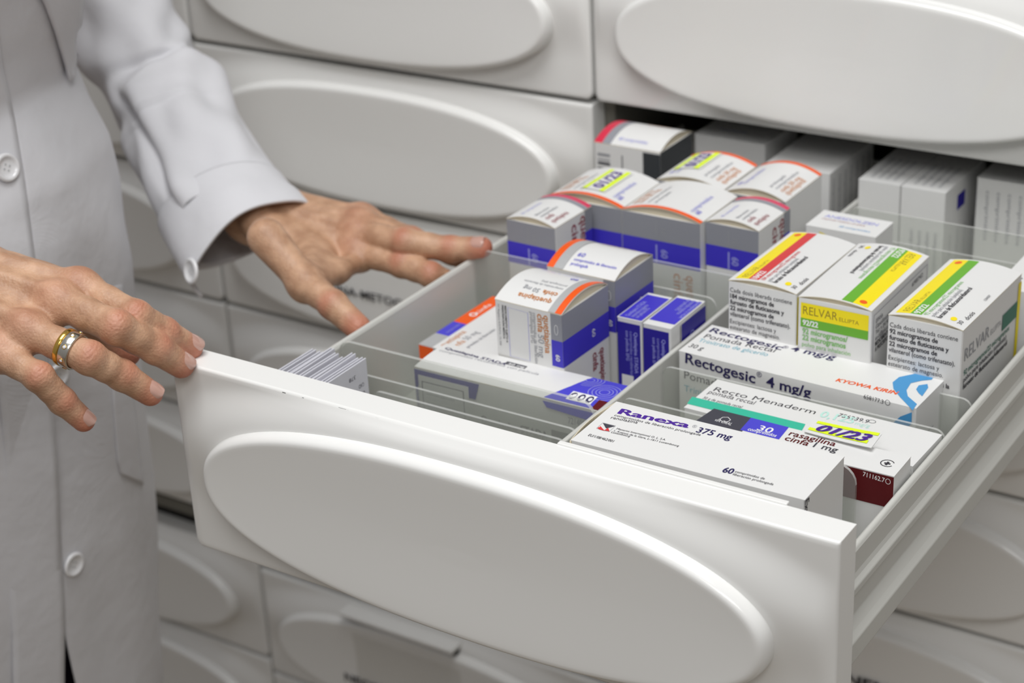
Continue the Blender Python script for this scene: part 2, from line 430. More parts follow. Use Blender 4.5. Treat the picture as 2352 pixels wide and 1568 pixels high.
w = MB(); w.box((0.2412, 0.0180, -0.012), (0.3660, 0.0214, 0.0010), PAINT); w.build('back_ledge', op, bevel=0.0006)
w = MB(); sr = random.Random(7)
for x0, L in ((0.0800, 0.0022), (0.0935, 0.0012), (0.1180, 0.0050), (0.1235, 0.0010), (0.1420, 0.0025), (0.1600, 0.0045), (0.1690, 0.0015), (0.1850, 0.0040), (0.2450, 0.0018)):
    h_ = sr.uniform(0.0003, 0.0006); w = MB(); w.box((x0, 0.00005, -0.0014-h_*0.3), (x0+L, 0.0006, -0.0012+h_*0.5), DARK)
    w.build('chipped_paint', op)
w = MB(); w.box((0.0225, 0.0187, ZF-0.006), (0.3815, Y1, ZF), FLOORM); w.build('base', op)
w = MB(); w.box((0.0225, Y1-0.004, ZF), (0.3815, Y1, -0.04), TRIMW); w.build('back_wall', op)
w = MB(); w.box((0.2035, 0.0190, ZF), (0.2065, Y1-0.004, -0.0375), TRIMW); w.build('partition', op, bevel=0.0009)

def divider(label, x0, x1, y, zt, t=0.0018, z0=ZF, rr=0.006, both=True, foot=False, group='clear plastic dividers in the open drawer'):
    """an upright clear sheet across a compartment with rounded upper corners"""
    mb = MB(); pts = [(x0, z0), (x1, z0)]
    for a in np.linspace(0, math.pi/2, 6): pts.append((x1-rr+rr*math.cos(a), zt-rr+rr*math.sin(a)))
    if both:
        for a in np.linspace(math.pi/2, math.pi, 6): pts.append((x0+rr+rr*math.cos(a), zt-rr+rr*math.sin(a)))
    else: pts.append((x0, zt))
    n = len(pts)
    mb.add([(x, y-t/2, z) for x, z in pts], [tuple(range(n))], CLEAR)
    mb.add([(x, y+t/2, z) for x, z in pts], [tuple(range(n))[::-1]], CLEAR)
    A = [(x, y-t/2, z) for x, z in pts[2:]]; B = [(x, y+t/2, z) for x, z in pts[2:]]
    mb.grid([A, B], EDGE, True)
    if foot: mb.box((x0+0.002, y-0.014, z0+0.0002), (x1-0.002, y-t/2, z0+0.0016), CLEAR)
    return tag(mb.build('clear_divider'), label, 'divider', group)
divider('clear divider standing right in front of the large purple and white box', 0.0235, 0.2025, 0.1175, -0.0325, t=0.0024, rr=0.009)
divider('low clear divider just behind the bundle of folded leaflets', 0.0235, 0.2025, 0.1005, -0.0415, foot=False)
divider('lowest clear divider nearest the drawer front in the left compartment', 0.0700, 0.2025, 0.0885, -0.0425)
divider('clear divider behind the orange-striped pair of boxes, in the left compartment', 0.0235, 0.2025, 0.2645, -0.0290)
divider('clear divider against the three grey and blue cartons of the back row', 0.100, 0.2025, 0.3080, -0.0330)
divider('small clear divider with cut corner in front of the dark red box', 0.2480, 0.3620, 0.1095, -0.0270, rr=0.010)
divider('clear divider right behind the white purple-lettered box at the front', 0.2080, 0.3800, 0.1390, -0.0370)
divider('clear divider standing in front of the long blue-arc ointment box', 0.2080, 0.3800, 0.1865, -0.0385)
divider('clear divider behind the blue-arc ointment box, at the right wall', 0.2080, 0.3800, 0.2265, -0.0385)
divider('clear divider in front of the two grey cartons at the back right', 0.2280, 0.3800, 0.4080, -0.0150)
divider('lower clear divider at the back right, behind the small white carton', 0.2280, 0.3800, 0.3930, -0.0280)

# ------------------------------------------------------------------ medicine boxes
H0 = -ZF
def T(z): return z - ZF
# front right: Ranexa
b = Box(0.2462, 0.0232, 0.0008, 0.1258, 0.0462, T(0.0008), 0.7)
t = 'top'
b.text(t, 'Ranexa', (1417, 951), (1580, 985), PURP, h=0.0080, bold=0.035)
b.text(t, '®', (1588, 983), (1598, 985), GREY, h=0.0040)
b.text(t, '375 mg', (1597, 994), (1677, 1012), NAVY, h=0.0078, bold=0.022)
b.text(t, 'comprimidos de liberación prolongada', (1410, 957), (1608, 1003), BLACK, h=0.0031)
b.text(t, 'ranolazina', (1402, 963), (1463, 975), BLACK, h=0.0039)
b.text(t, 'Menarini International O. L. S.A.', (1415, 988), (1528, 1014), BLACK, h=0.0025)
b.text(t, '1, Avenue de la Gare, L-1611 Luxembourg', (1409, 993), (1558, 1028), BLACK, h=0.0025)
b.text(t, 'Luxembourg', (1403, 996), (1446, 1006), BLACK, h=0.0025)
b.text(t, 'EU/1/08/462/001', (1350, 1003), (1407, 1018), BLACK, h=0.0033)
b.text(t, '60', (1657, 1086), (1681, 1091), NAVY, h=0.0072, bold=0.03)
b.text(t, 'comprimidos de', (1687, 1087), (1755, 1104), BLACK, h=0.0029)
b.text(t, 'liberación prolongada', (1682, 1093), (1775, 1117), BLACK, h=0.0029)
b.stroke(t, [(1385, 973), (1414, 980), (1399, 994), (1370, 986)], 0.0002, GREY, closed=True)
b.poly(t, [(1385, 974), (1413, 981), (1392, 986)], CHAR)
b.poly(t, [(1376, 983), (1380, 989), (1372, 986)], RED); b.poly(t, [(1379, 981), (1389, 992), (1375, 988)], RED); b.poly(t, [(1397, 985), (1400, 993), (1388, 991)], RED)
b.text('right', 'Exp', (1848, 1150), (1846, 1185), BLACK, h=0.007, bold=0.02)
rx = b.build('white box with large purple name and 375 mg, against the drawer front')
for sg, amp, x0 in ((-1, 0.0038, -0.0002),):
    fl = MB(); n = 14; G = []
    for j in range(n+1):
        v = b.d*j/n; bow = amp*math.sin(math.pi*j/n)
        G.append([b.P(x0 + sg*bow*k, v, b.h - dz) - b.o for k, dz in ((0.55, 0.0), (1.0, 0.003), (0.9, 0.010), (0.4, 0.022), (0.0, 0.034))])
    fl.grid(G, CREAM, True); e = fl.build('end_flap', rx); e.modifiers.new('solid', 'SOLIDIFY').thickness = 0.0004

# dark red side, "rasagilina"
b = Box(0.2690, 0.1130, -0.0300, 0.1112, 0.0230, T(-0.030), 0.6)
b.poly(t, [(1600, 967), (1640, 940), (1725, 961), (1700, 1000), (1600, 972)], CHAR)
b.poly(t, [(1725, 961), (1812, 983), (1789, 1011), (1700, 989)], BLUE2)
b.stroke(t, [(1653, 965), (1660, 960), (1672, 960), (1678, 966), (1671, 971), (1659, 970)], 0.0004, WHITE, closed=True)
b.text(t, 'vÍA ORAL', (1640, 968), (1678, 979), WHITE, h=0.0042)
b.text(t, '30', (1737, 989), (1770, 997), WHITE, h=0.0082, bold=0.015)
b.text(t, 'comprimidos', (1716, 990), (1781, 1006), WHITE, h=0.0048, bold=0.01)
b.text(t, 'rasagilina', (1810, 1001), (1916, 1027), MAROON, h=0.0074, bold=0.01)
b.text(t, 'cinfa', (1800, 1012), (1854, 1026), MAROON, h=0.0074, bold=0.01)
b.text(t, '1 mg', (1866, 1028), (1920, 1041), CHAR, h=0.0074, bold=0.01)
b.stroke(t, [b.uv(t, (2038, 1066)) + np.array([0.0034*math.cos(a), 0.0034*math.sin(a)]) for a in np.linspace(0.5, 5.8, 16)], 0.0005, BLACK, uv=True)
b.stroke(t, [(2031, 1065), (2045, 1068)], 0.0012, BLACK); b.stroke(t, [(2041, 1063), (2034, 1070)], 0.0012, BLACK)
b.band('front', 0, 0.74, 1, 1, MAROON)
b.text('front', '711162.7', (1982, 1092), (2032, 1107), WHITE, h=0.0037, bold=0.012)
b.stroke('front', [b.uv('front', (2040, 1105)) + np.array([0.0013*math.cos(a), 0.0015*math.sin(a)]) for a in np.linspace(0, 6.28, 14, endpoint=False)], 0.0003, WHITE, uv=True, closed=True)
b.build('white box with dark red front side and a purple 30 band, lying before the ointments')

# expiry note stuck over the two boxes
zz = -0.0282
q = [up(x, y, 'z', zz) for x, y in ((1847, 991), (2001, 1034), (2026, 1001), (1872, 965))]
n_ = MB()
def nt(u, v, o=0.0): return q[0]*(1-u)*(1-v) + q[1]*u*(1-v) + q[2]*u*v + q[3]*(1-u)*v + np.array([0, 0, 0.0014*u*u + o])
n_.grid([[nt(i/8, j/6) for i in range(9)] for j in range(7)], CARD, True); n_.grid([[nt(i/8, j/6, -0.0004) for i in range(9)] for j in range(7)], CARD, True, flip=True)
for v0, v1, u0, u1, lo in ((0.80, 0.99, 0.05, 0.97, 0.0003), (0.20, 0.40, 0.02, 0.9, 0.0003)):
    n_.grid([[nt(u0+(u1-u0)*i/8, v0 + (v1-v0)*j, lo) for i in range(9)] for j in (0, 1)], LIME, False)
vs, fs = text_mesh('01/23', 0.035)
w0 = vs[:, 0].max()
n_.add([nt(0.09 + 0.76*x/w0 + 0.12*y, 0.26 + 0.74*y, 0.0006) for x, y in vs], fs, PURP)
nb = n_.build('expiry_note'); tag(nb, 'small white paper note with yellow highlighter and handwritten 01/23', 'note')

# Recto Menaderm
b = Box(0.2444, 0.1442, -0.0380, 0.1352, 0.0390, T(-0.038), -1.2)
b.text(t, 'Recto Menaderm', (1637, 899), (1870, 953), BLACK, h=0.0074)
b.text(t, 'pomada rectal', (1625, 905), (1730, 931), BLACK, h=0.0065)
b.text(t, '30 g de pomada rectal', (1613, 917), (1702, 939), BLACK, h=0.0042)
b.text(t, '0,125', (1880, 958), (1958, 975), MINT, h=0.0100, bold=0.02)
b.text(t, 'mg/g', (1962, 977), (1996, 984), MINT, h=0.0055)
b.text(t, '756239.9', (1923, 958), (1992, 974), CHAR, h=0.0058)
b.stroke(t, [b.uv(t, (2003, 970)) + np.array([0.0020*math.cos(a), 0.0017*math.sin(a)]) for a in np.linspace(0, 6.28, 14, endpoint=False)], 0.0003, CHAR, uv=True, closed=True)
b.poly(t, [(1590, 913), (1578, 929), (1840, 994), (1850, 976)], TEAL)
b.build('flat white ointment box with a green stripe and thin black name')

# Rectogesic
b = Box(0.2128, 0.1968, -0.0330, 0.1478, 0.0400, T(-0.033), -1.6)
b.text(t, 'Rectogesic', (1627, 763), (1793, 806), NAVY, h=0.0088, bold=0.02)
b.text(t, '®', (1795, 800), (1807, 803), NAVY, h=0.0048)
b.text(t, '4 mg/g', (1813, 806), (1915, 828), NAVY, h=0.0088, bold=0.02)
b.text(t, 'Pomada Rectal', (1615, 777), (1777, 811), BLACK, h=0.0080)
b.text(t, 'Trinitrato de glicerilo', (1602, 786), (1761, 820), TBLUE, h=0.0066)
b.text(t, '30 g', (1580, 798), (1612, 806), BLACK, h=0.0070)
b.text(t, 'KYOWA KIRIN', (1918, 877), (2058, 908), ORANGE, h=0.0056, bold=0.03, shear=0.15)
b.text(t, '658177.3 O', (2042, 842), (2102, 852), GREY, h=0.0034)
b.poly(t, [(2152, 856), (2112, 858), (2065, 868), (2050, 880), (2052, 895), (2068, 915), (2090, 938), (2096, 945), (2106, 930), (2085, 912), (2082, 898), (2092, 882), (2118, 876), (2140, 874)], SKYB)
b.poly(t, [(2130, 884), (2110, 887), (2104, 896), (2110, 905), (2118, 912), (2132, 892)], SKYB)
f = 'front'
b.text(f, 'Rectogesic', (1574, 832), (1735, 880), NAVY, h=0.0094, bold=0.02)
b.text(f, '®', (1738, 864), (1750, 867), NAVY, h=0.0046)
b.text(f, '4 mg/g', (1760, 886), (1863, 913), NAVY, h=0.0094, bold=0.02)
b.text(f, '658177.3', (1984, 914), (2029, 927), BLACK, h=0.0038)
b.stroke(f, [b.uv(f, (2039, 924)) + np.array([0.0014*math.cos(a), 0.0016*math.sin(a)]) for a in np.linspace(0, 6.28, 14, endpoint=False)], 0.0003, BLACK, uv=True, closed=True)
b.text(f, 'Pomada Rectal', (1572, 868), (1736, 912), BLACK, h=0.0074)
b.text(f, 'Trinitrato de glicerilo', (1572, 897), (1755, 946), TBLUE, h=0.0060)
b.poly(f, [(2095, 946), (2068, 956), (2050, 972), (2030, 990), (2018, 1010), (2060, 1022), (2075, 990), (2094, 972)], SKYB)
b.lines('right', 0.008, 0.045, 0.034, 6, 0.004, GREY, seed=3)
b.build('long white ointment box with dark blue name and blue arcs at its end')

# Relvar boxes
def relvar(x, y, w, d, yaw, main, dose, label, flip=False):
    b = Box(x, y, 0.0, w, d, H0, yaw, bulge=0.0028, axis='u')
    def F(u0, v0, u1, v1, m):
        if flip: u0, u1, v0, v1 = 1-u1, 1-u0, 1-v1, 1-v0
        b.band('top', u0, v0, u1, v1, m)
    def TX(s, u, v, L, m, h, bold=0.0):   # text running away from the viewer, along v
        a = np.array([u*w, v*d]); e = np.array([u*w, (v+L)*d])
        if flip: a = np.array([w, d]) - a; e = np.array([w, d]) - e
        b.text('top', s, a, e, m, h=h, bold=bold, uv=True)
    F(0.07, 0.03, 0.27, 0.985, YEL); F(0.27, 0.03, 0.42, 0.985, main)
    TX('RELVAR', 0.24, 0.06, 0.20, OLIVE, 0.0065); TX('ELLIPTA', 0.24, 0.27, 0.13, OLIVE, 0.0030)
    TX(dose, 0.39, 0.04, 0.15, WHITE, 0.0058, 0.03)
    c0 = np.array([0.17*w, 0.93*d]); c0 = np.array([w, d]) - c0 if flip else c0
    b.poly('top', disc_poly(*c0, 0.0022), ORANGE, uv=True)
    TX(dose.replace('/', ' microgramos/') + ' microgramos', 0.50, 0.04, 0.58, main if main is RED else LGREEN, 0.0042)
    TX('polvo para inhalación (unidosis)', 0.585, 0.04, 0.46, GREY, 0.0040)
    TX('furoato de fluticasona/vilanterol', 0.67, 0.04, 0.52, BLACK, 0.0044, 0.01)
    c1 = np.array([0.80*w, 0.09*d]); c1 = np.array([w, d]) - c1 if flip else c1
    b.poly('top', disc_poly(*c1, 0.0019, 0.0025, 8), YEL, uv=True)
    TX('30', 0.93, 0.05, 0.05, BLACK, 0.0038); TX('dosis', 0.95, 0.14, 0.12, BLACK, 0.0040)
    return b
def composition(b, x0, dose):
    W = b.w; y = b.h - 0.0066; k = 0.93*W
    for s_, fr, m, bo in (('Cada dosis liberada contiene', 0.98, BLACK, 0), (dose + ' microgramos de', 0.70, BLACK, 0.03), ('furoato de fluticasona y', 0.86, BLACK, 0.03), ('22 microgramos de', 0.70, BLACK, 0.03),
                      ('vilanterol (como trifenatato).', 0.96, BLACK, 0.012), ('', 0, BLACK, 0), ('Excipientes: lactosa y', 0.74, BLACK, 0), ('estearato de magnesio.', 0.80, BLACK, 0), ('', 0, BLACK, 0), ('', 0, BLACK, 0), ('Desechar 6 semanas tras la', 0.9, BLACK, 0.03)):
        if s_: b.text('front', s_, (0.03*W, y), (0.03*W + fr*k, y), m, h=0.0040, bold=bo, uv=True)
        y -= 0.00385 if s_ else 0.0010
r1 = relvar(0.2262, 0.2340, 0.0440, 0.0820, -1.0, RED, '184/22', '')
composition(r1, 0, '184')
r1.poly('right', [(0.001, 0.0), (0.004, 0.0), (0.004, 0.098), (0.001, 0.098)], YEL, uv=True)
r1.build('white inhaler box with a yellow and red stripe along its top')
r2 = relvar(0.2725, 0.2310, 0.0448, 0.0870, 0.3, GREEN, '92/22', '', flip=True)
r2.band('front', 0.04, 0.878, 0.965, 0.974, YEL); r2.band('front', 0.04, 0.822, 0.965, 0.878, GREEN)
r2.text('front', 'RELVAR', (0.0032, 0.0904), (0.0245, 0.0904), OLIVE, h=0.0074, uv=True); r2.text('front', 'ELLIPTA', (0.0255, 0.0904), (0.0375, 0.0904), OLIVE, h=0.0034, uv=True)
r2.text('front', '92/22', (0.003, 0.0835), (0.0128, 0.0835), WHITE, h=0.0048, bold=0.04, uv=True)
r2.text('front', '92 microgramos/', (0.003, 0.0782), (0.0310, 0.0782), LGREEN, h=0.0048, bold=0.03, uv=True)
r2.text('front', '22 microgramos', (0.003, 0.0740), (0.0300, 0.0740), LGREEN, h=0.0048, bold=0.03, uv=True)
r2.text('front', 'polvo para inhalación', (0.003, 0.0700), (0.0330, 0.0700), LGREEN, h=0.0038, uv=True)
r2.stroke('right', [(0.003, 0.001), (0.003, 0.0965), (0.084, 0.0965), (0.084, 0.001)], 0.0004, NAVY, uv=True)
for i, s_ in enumerate(('ESPAÑA', 'GlaxoSmithKline S.A.', 'Tel: + 34 900 202 700', 'es-ci@gsk.com', 'MEDICAMENTO SUJETO', 'A PRESCRIPCIÓN MÉDICA')):
    r2.text('right', s_, (0.006, 0.0905 - i*0.0036), (0.006 + 0.0017*len(s_), 0.0905 - i*0.0036), BLACK if i > 3 else CHAR, h=0.0038, bold=0.02 if i > 3 else 0, uv=True)
r2.text('right', '698742', (0.060, 0.0915), (0.077, 0.0915), CHAR, h=0.004, uv=True)
r2.build('white inhaler box with yellow and green name panel facing the front')
r3 = relvar(0.3270, 0.2315, 0.0440, 0.0880, -1.6, GREEN, '92/22', '')
composition(r3, 0, '92')
r3.text('right', 'RELVAR', (0.004, 0.0800), (0.040, 0.0800), GREY, h=0.0110, uv=True); r3.text('right', 'ELLIPTA', (0.042, 0.0800), (0.058, 0.0800), GREY, h=0.005, uv=True)
r3.poly('right', [(0.060, 0.0750), (0.083, 0.0750), (0.083, 0.0850), (0.060, 0.0850)], DTEAL, uv=True); r3.poly('right', [(0.083, 0.0), (0.0875, 0.0), (0.0875, 0.096), (0.083, 0.096)], YEL, uv=True)
r3.text('right', '92 microgramos/22 microgramos', (0.004, 0.0710), (0.072, 0.0710), DTEAL, h=0.0048, bold=0.01, uv=True)
r3.text('right', 'polvo para inhalación (unidosis)', (0.004, 0.0668), (0.068, 0.0668), CHAR, h=0.0044, bold=0.01, uv=True)
r3.text('right', 'furoato de fluticasona/vilanterol', (0.004, 0.0625), (0.070, 0.0625), BLACK, h=0.0044, bold=0.03, uv=True)
r3.text('top', '1204507', (0.041, 0.040), (0.041, 0.048), CHAR, h=0.0022, uv=True)
r3.build('rightmost white inhaler box, yellow and green stripe, small print on its front')

# quetiapina cartons (grey and blue bands)
def cinfa(x, y, w, d, yaw, name_m, stripe, axis, bulge, label, kind, zt=0.0, group='grey and blue banded tablet cartons', extra=None, hb=(0.60, 0.42)):
    b = Box(x, y, zt, w, d, T(zt), yaw, bulge=bulge, axis=axis)
    W, Dp, H = w, d, T(zt)
    if kind == 'end':          # end face (white, rotated name) to the front, stripes on the right
        b.band('right', 0, 0.82, 1, 1, GREY2); b.band('right', 0, 0.64, 1, 0.82, BLUE)
        b.band('front', 0.835, 0.82, 1, 1, GREY2); b.band('front', 0.835, 0.64, 1, 0.82, BLUE)
        for tx, u, L, m, hh, bo in (('quetiapina', 0.735, 0.0245, DORANGE, 0.0062, 0.01), ('cinfa', 0.640, 0.0118, DORANGE, 0.0062, 0.01), ('comprimidos de liberación', 0.575, 0.033, GREY, 0.0035, 0), ('prolongada EFG', 0.530, 0.020, GREY, 0.0035, 0)):
            b.text('front', tx, (u*W, 0.976*H), (u*W, 0.976*H - L), m, h=hh, bold=bo, uv=True)
        b.text('front', '50 mg', (0.640*W, 0.835*H), (0.640*W, 0.835*H - 0.0150), GREY, h=0.0062, uv=True)
        b.text('front', 'MEDICAMENTO SUJETO A', (0.150*W, 0.975*H), (0.150*W, 0.975*H-0.0240), CHAR, h=0.0019, bold=0.012, uv=True)
        b.text('front', 'PRESCRIPCIÓN MÉDICA', (0.106*W, 0.975*H), (0.106*W, 0.975*H-0.0220), CHAR, h=0.0019, bold=0.012, uv=True)
        b.text('front', 'Nº Registro A.E.M.P.S.: 75.300', (0.045*W, 0.975*H), (0.045*W, 0.975*H-0.0270), GREY, h=0.0019, uv=True)
        b.stroke('front', [(0.20*W, 0.97*H), (0.50*W, 0.965*H), (0.50*W, 0.63*H), (0.20*W, 0.63*H)], 0.0003, PBLUE, uv=True, closed=True)
        b.stroke('front', [(0.915*W+0.0012*math.cos(a), 0.895*H+0.0032*math.sin(a)) for a in np.linspace(0, 6.28, 12, endpoint=False)], 0.0003, WHITE, uv=True, closed=True)
        b.text('front', '60', (0.895*W, 0.725*H), (0.895*W, 0.725*H-0.0042), WHITE, h=0.0042, bold=0.02, uv=True)
        for tx, v in (('quetiapina', 0.36), ('cinfa', 0.28)):
            b.text('right', tx, (Dp*0.62 if tx == 'cinfa' else Dp*0.78, 0.60*H), (Dp*0.62 if tx == 'cinfa' else Dp*0.78, 0.60*H-(0.012 if tx == 'cinfa' else 0.025)), DRED, h=0.0080, bold=0.02, uv=True)
        b.text('right', '60', (0.62*Dp, 0.77*H), (0.62*Dp, 0.77*H-0.0052), WHITE, h=0.0050, uv=True)
    if kind == 'side':         # grey over blue face to the front
        b.band('front', 0, hb[0], 1, 1, GREY2); b.band('front', 0, hb[1], 1, hb[0], BLUE)
        b.stroke('front', [(0.44*W, (hb[0]-0.03)*H), (0.44*W, (hb[1]+0.005)*H)], 0.0012, PBLUE, uv=True)
        b.text('front', '60', (0.50*W, (hb[0]-0.06)*H), (0.50*W, (hb[0]-0.06)*H-0.0060), PBLUE, h=0.0070, bold=0.03, uv=True)
        b.stroke('front', [(0.44*W, 0.97*H), (0.44*W, 0.86*H)], 0.0010, GREY, uv=True)
        b.text('front', 'IE', (0.50*W, 0.92*H), (0.50*W, 0.92*H-0.006), GREY, h=0.006, uv=True)
        if extra == 'pink':
            b.text('right', 'quetiapina', (0.68*Dp, 0.975*H), (0.68*Dp, 0.975*H-0.045), name_m, h=0.0110, bold=0.015, uv=True); b.text('right', 'cinfa', (0.44*Dp, 0.95*H), (0.44*Dp, 0.95*H-0.024), name_m, h=0.0110, bold=0.015, uv=True)
    return b, W, Dp, H
GREY2 = ink('band_grey', (146, 148, 156)); SILV = ink('band_silver', (176, 177, 178))
def lid_print(b, W, Dp, rot, m):
    """name, strength and pack size, printed on the lid; rot in quarter turns"""
    items = (('quetiapina', 0.05, 0.84, 0.62, m, 0.0052, 0.01), ('cinfa', 0.05, 0.71, 0.27, m, 0.0052, 0.01), ('50 mg', 0.38, 0.71, 0.30, GREY, 0.0052, 0), ('comprimidos de liberación', 0.05, 0.60, 0.72, GREY, 0.0030, 0),
             ('prolongada EFG', 0.05, 0.52, 0.46, GREY, 0.0030, 0), ('60', 0.05, 0.26, 0.13, BLUE2, 0.0050, 0.01), ('comprimidos de liberación', 0.05, 0.16, 0.80, PBLUE, 0.0030, 0.0), ('prolongada', 0.05, 0.06, 0.3, PBLUE, 0.0034, 0.0))
    for s_, u, v, L, mm, h, bo in items:
        def R(u, v):
            for _ in range(rot): u, v = 1-v, u
            return (u*W, v*Dp)
        LW = W if rot % 2 == 0 else Dp
        b.text('top', s_, R(u, v), R(u+L, v), mm, h=h, bold=bo, uv=True)
def arc_stripe(b, f, u0, u1, m, v0=0.0, v1=1.0): b.band(f, u0, v0, u1, v1, m)

b, W, Dp, H = cinfa(0.1098, 0.1602, 0.0475, 0.0500, -2.0, DORANGE, ORANGE, 'v', 0.0065, '', 'end', zt=-0.006)
b.band('top', 0.80, 0.0, 0.90, 1.0, SILV); b.band('top', 0.90, 0.0, 0.995, 1.0, ORANGE); lid_print(b, W*0.80, Dp, 2, DORANGE)
b.build('near one of the pair of orange-striped cartons, name running down its white side', group=None)
b, W, Dp, H = cinfa(0.1120, 0.2150, 0.0485, 0.0455, -1.0, DORANGE, ORANGE, 'v', 0.0065, '', 'end', zt=-0.006)
b.band('top', 0.0, 0.0, 0.10, 1.0, ORANGE); b.band('top', 0.10, 0.0, 0.24, 1.0, SILV)
for s_, u, v, L, mm, h in (('60', 0.30, 0.26, 0.10, BLUE2, 0.0055), ('comprimidos de liberación', 0.30, 0.17, 0.62, BLUE2, 0.0034), ('prolongada', 0.30, 0.09, 0.25, BLUE2, 0.0034), ('quetiapina cinfa 50 mg', 0.34, 0.84, 0.5, DORANGE, 0.0050), ('comprimidos de liberación', 0.34, 0.74, 0.42, GREY, 0.0034)):
    b.text('top', s_, (u*W, v*Dp), ((u+L)*W, v*Dp), mm, h=h, uv=True)
b.build('far one of the orange-striped pair, its orange stripe on the left edge')

# small grey/blue carton with a pink stripe, left wall
def pink(x, y, w, d, yaw, label, zt=0.0):
    b, W, Dp, H = cinfa(x, y, w, d, yaw, DRED, CRIM, 'u', 0.0040, '', 'side', zt=zt, extra='pink', hb=(0.84, 0.68))
    b.band('top', 0, 0.90, 1, 1.0, ink('pink', (214, 66, 100))); b.band('top', 0, 0.80, 1, 0.90, GREY2)
    b.band('right', 0.80, 0.84, 1, 1, GREY2); b.band('right', 0.80, 0.68, 1, 0.84, BLUE)
    for s_, u, m_, h, L in (('quetiapina', 0.90, DRED, 0.0050, 0.42), ('cinfa', 0.78, DRED, 0.0050, 0.2), ('comprimidos', 0.66, GREY, 0.0036, 0.45), ('liberación', 0.56, GREY, 0.0036, 0.35), ('60 comprimidos', 0.28, PBLUE, 0.0040, 0.5)):
        b.text('top', s_, (u*W, 0.10*Dp), (u*W, (0.10+L)*Dp), m_, h=h, uv=True)
    return b.build(label)
pink(0.0466, 0.2700, 0.0378, 0.0440, -1.5, 'grey and blue carton with a pink stripe, at the left drawer wall', zt=-0.006)
pink(0.1650, 0.3225, 0.0380, 0.0440, -1.0, 'grey and blue carton with a pink stripe, beside the yellow and red box', zt=-0.006)
def orange_row(x, y, w, d, yaw, label, note=False, far=False, zt=0.0):
    b, W, Dp, H = cinfa(x, y, w, d, yaw, DORANGE, ORANGE, 'u', 0.0055, '', 'side', zt=zt, hb=(0.82, 0.65))
    if far: b.band('top', 0, 0.93, 1, 1.0, ORANGE)
    else: b.band('top', 0, 0.0, 1, 0.075, ORANGE)
    b.text('front', 'quetiapina', (0.82*W, 0.60*H), (0.82*W, 0.60*H-0.034), DORANGE, h=0.010, uv=True); b.text('front', 'cinfa', (0.66*W, 0.60*H), (0.66*W, 0.60*H-0.02), DORANGE, h=0.010, uv=True)
    us = (0.06, 0.14, 0.24, 0.33, 0.80, 0.87) if not far else (0.90, 0.82, 0.72, 0.63, 0.20, 0.12)
    for (s_, m_, L, h), u in zip((('quetiapina', DORANGE, 0.5, 0.0055), ('cinfa 50 mg', DORANGE, 0.5, 0.0050), ('comprimidos', GREY, 0.6, 0.0036), ('prolongada', GREY, 0.4, 0.0036), ('comprimidos', PBLUE, 0.55, 0.0050), ('60', BLUE2, 0.1, 0.0050)), us):
        b.text('top', s_, (u*W+0.002, 0.16*Dp), (u*W+0.002, (0.16+L)*Dp), m_, h=h, uv=True)
    o = b.build(label)
    if note:
        n_ = MB(); u0, u1, v0, v1 = note
        def pt(u, v, e=0): return b.face('top', (u0+(u1-u0)*u)*W, (v0+(v1-v0)*v)*Dp, 0.0006+e)
        n_.grid([[pt(i/6, j/6) for i in range(7)] for j in range(7)], CARD, True)
        for a, c_ in ((0.02, 0.20), (0.74, 0.93)): n_.grid([[pt(a+(c_-a)*i, j/6, 0.0002) for i in (0, 1)] for j in range(7)], LIME, False)
        vs, fs = text_mesh('01/23', 0.02); w0 = vs[:, 0].max()
        n_.add([pt(0.72 - 0.62*y, 0.1+0.8*x/w0, 0.0004) for x, y in vs], fs, PURP)
        k = n_.build('expiry_note'); tag(k, note_labels.pop(0), 'note')
    return o
note_labels = ['yellow highlighted paper note on the left grey carton of the back row', 'yellow highlighted paper note on the carton behind the back row']
orange_row(0.0505, 0.3165, 0.0555, 0.0530, 0.4, 'left grey and blue carton with orange front edge and a yellow-marked note', zt=-0.006, note=(0.36, 0.68, 0.18, 0.90))
orange_row(0.1067, 0.3165, 0.0575, 0.0530, 0.2, 'middle grey and blue carton with orange front edge and no note', zt=-0.006)
orange_row(0.1005, 0.3740, 0.0500, 0.0535, 0.4, 'carton with orange far edge and a yellow-marked note, behind the back row', zt=-0.006, note=(0.08, 0.50, 0.30, 0.93), far=True)
orange_row(0.1522, 0.3740, 0.0445, 0.0570, 0.0, 'carton with an orange far edge and tall plain right side', zt=-0.006, far=True)

# red and black carton
b = Box(0.0232, 0.4215, -0.006, 0.0540, 0.0480, T(-0.006), 0.3, bulge=0.0060, axis='v')
b.band('top', 0, 0, 0.12, 1, CRIM); b.band('top', 0.12, 0, 0.25, 1, GREY2)
DK = ink('near_black', (52, 56, 60))
b.band('right', 0, 0.3, 1, 1, DK); b.band('front', 0.74, 0.3, 1, 0.985, DK)
for i in range(9): b.band('front', 0.05, 0.90-0.035*i, 0.24, 0.90-0.035*i+(0.012 if i % 2 else 0.022), CHAR if i > 1 else GREY)
b.band('front', 0.42, 0.5, 0.435, 0.93, CHAR); b.band('front', 0.56, 0.5, 0.70, 0.82, LGREY)
b.text('top', '60 comprimidos', (0.32*0.054, 0.005), (0.75*0.054, 0.005), PBLUE, h=0.0045, uv=True); b.text('top', 'quetiapina', (0.45*0.054, 0.036), (0.80*0.054, 0.036), DORANGE, h=0.0045, uv=True)
b.build('rearmost left carton with a red stripe and black right side')

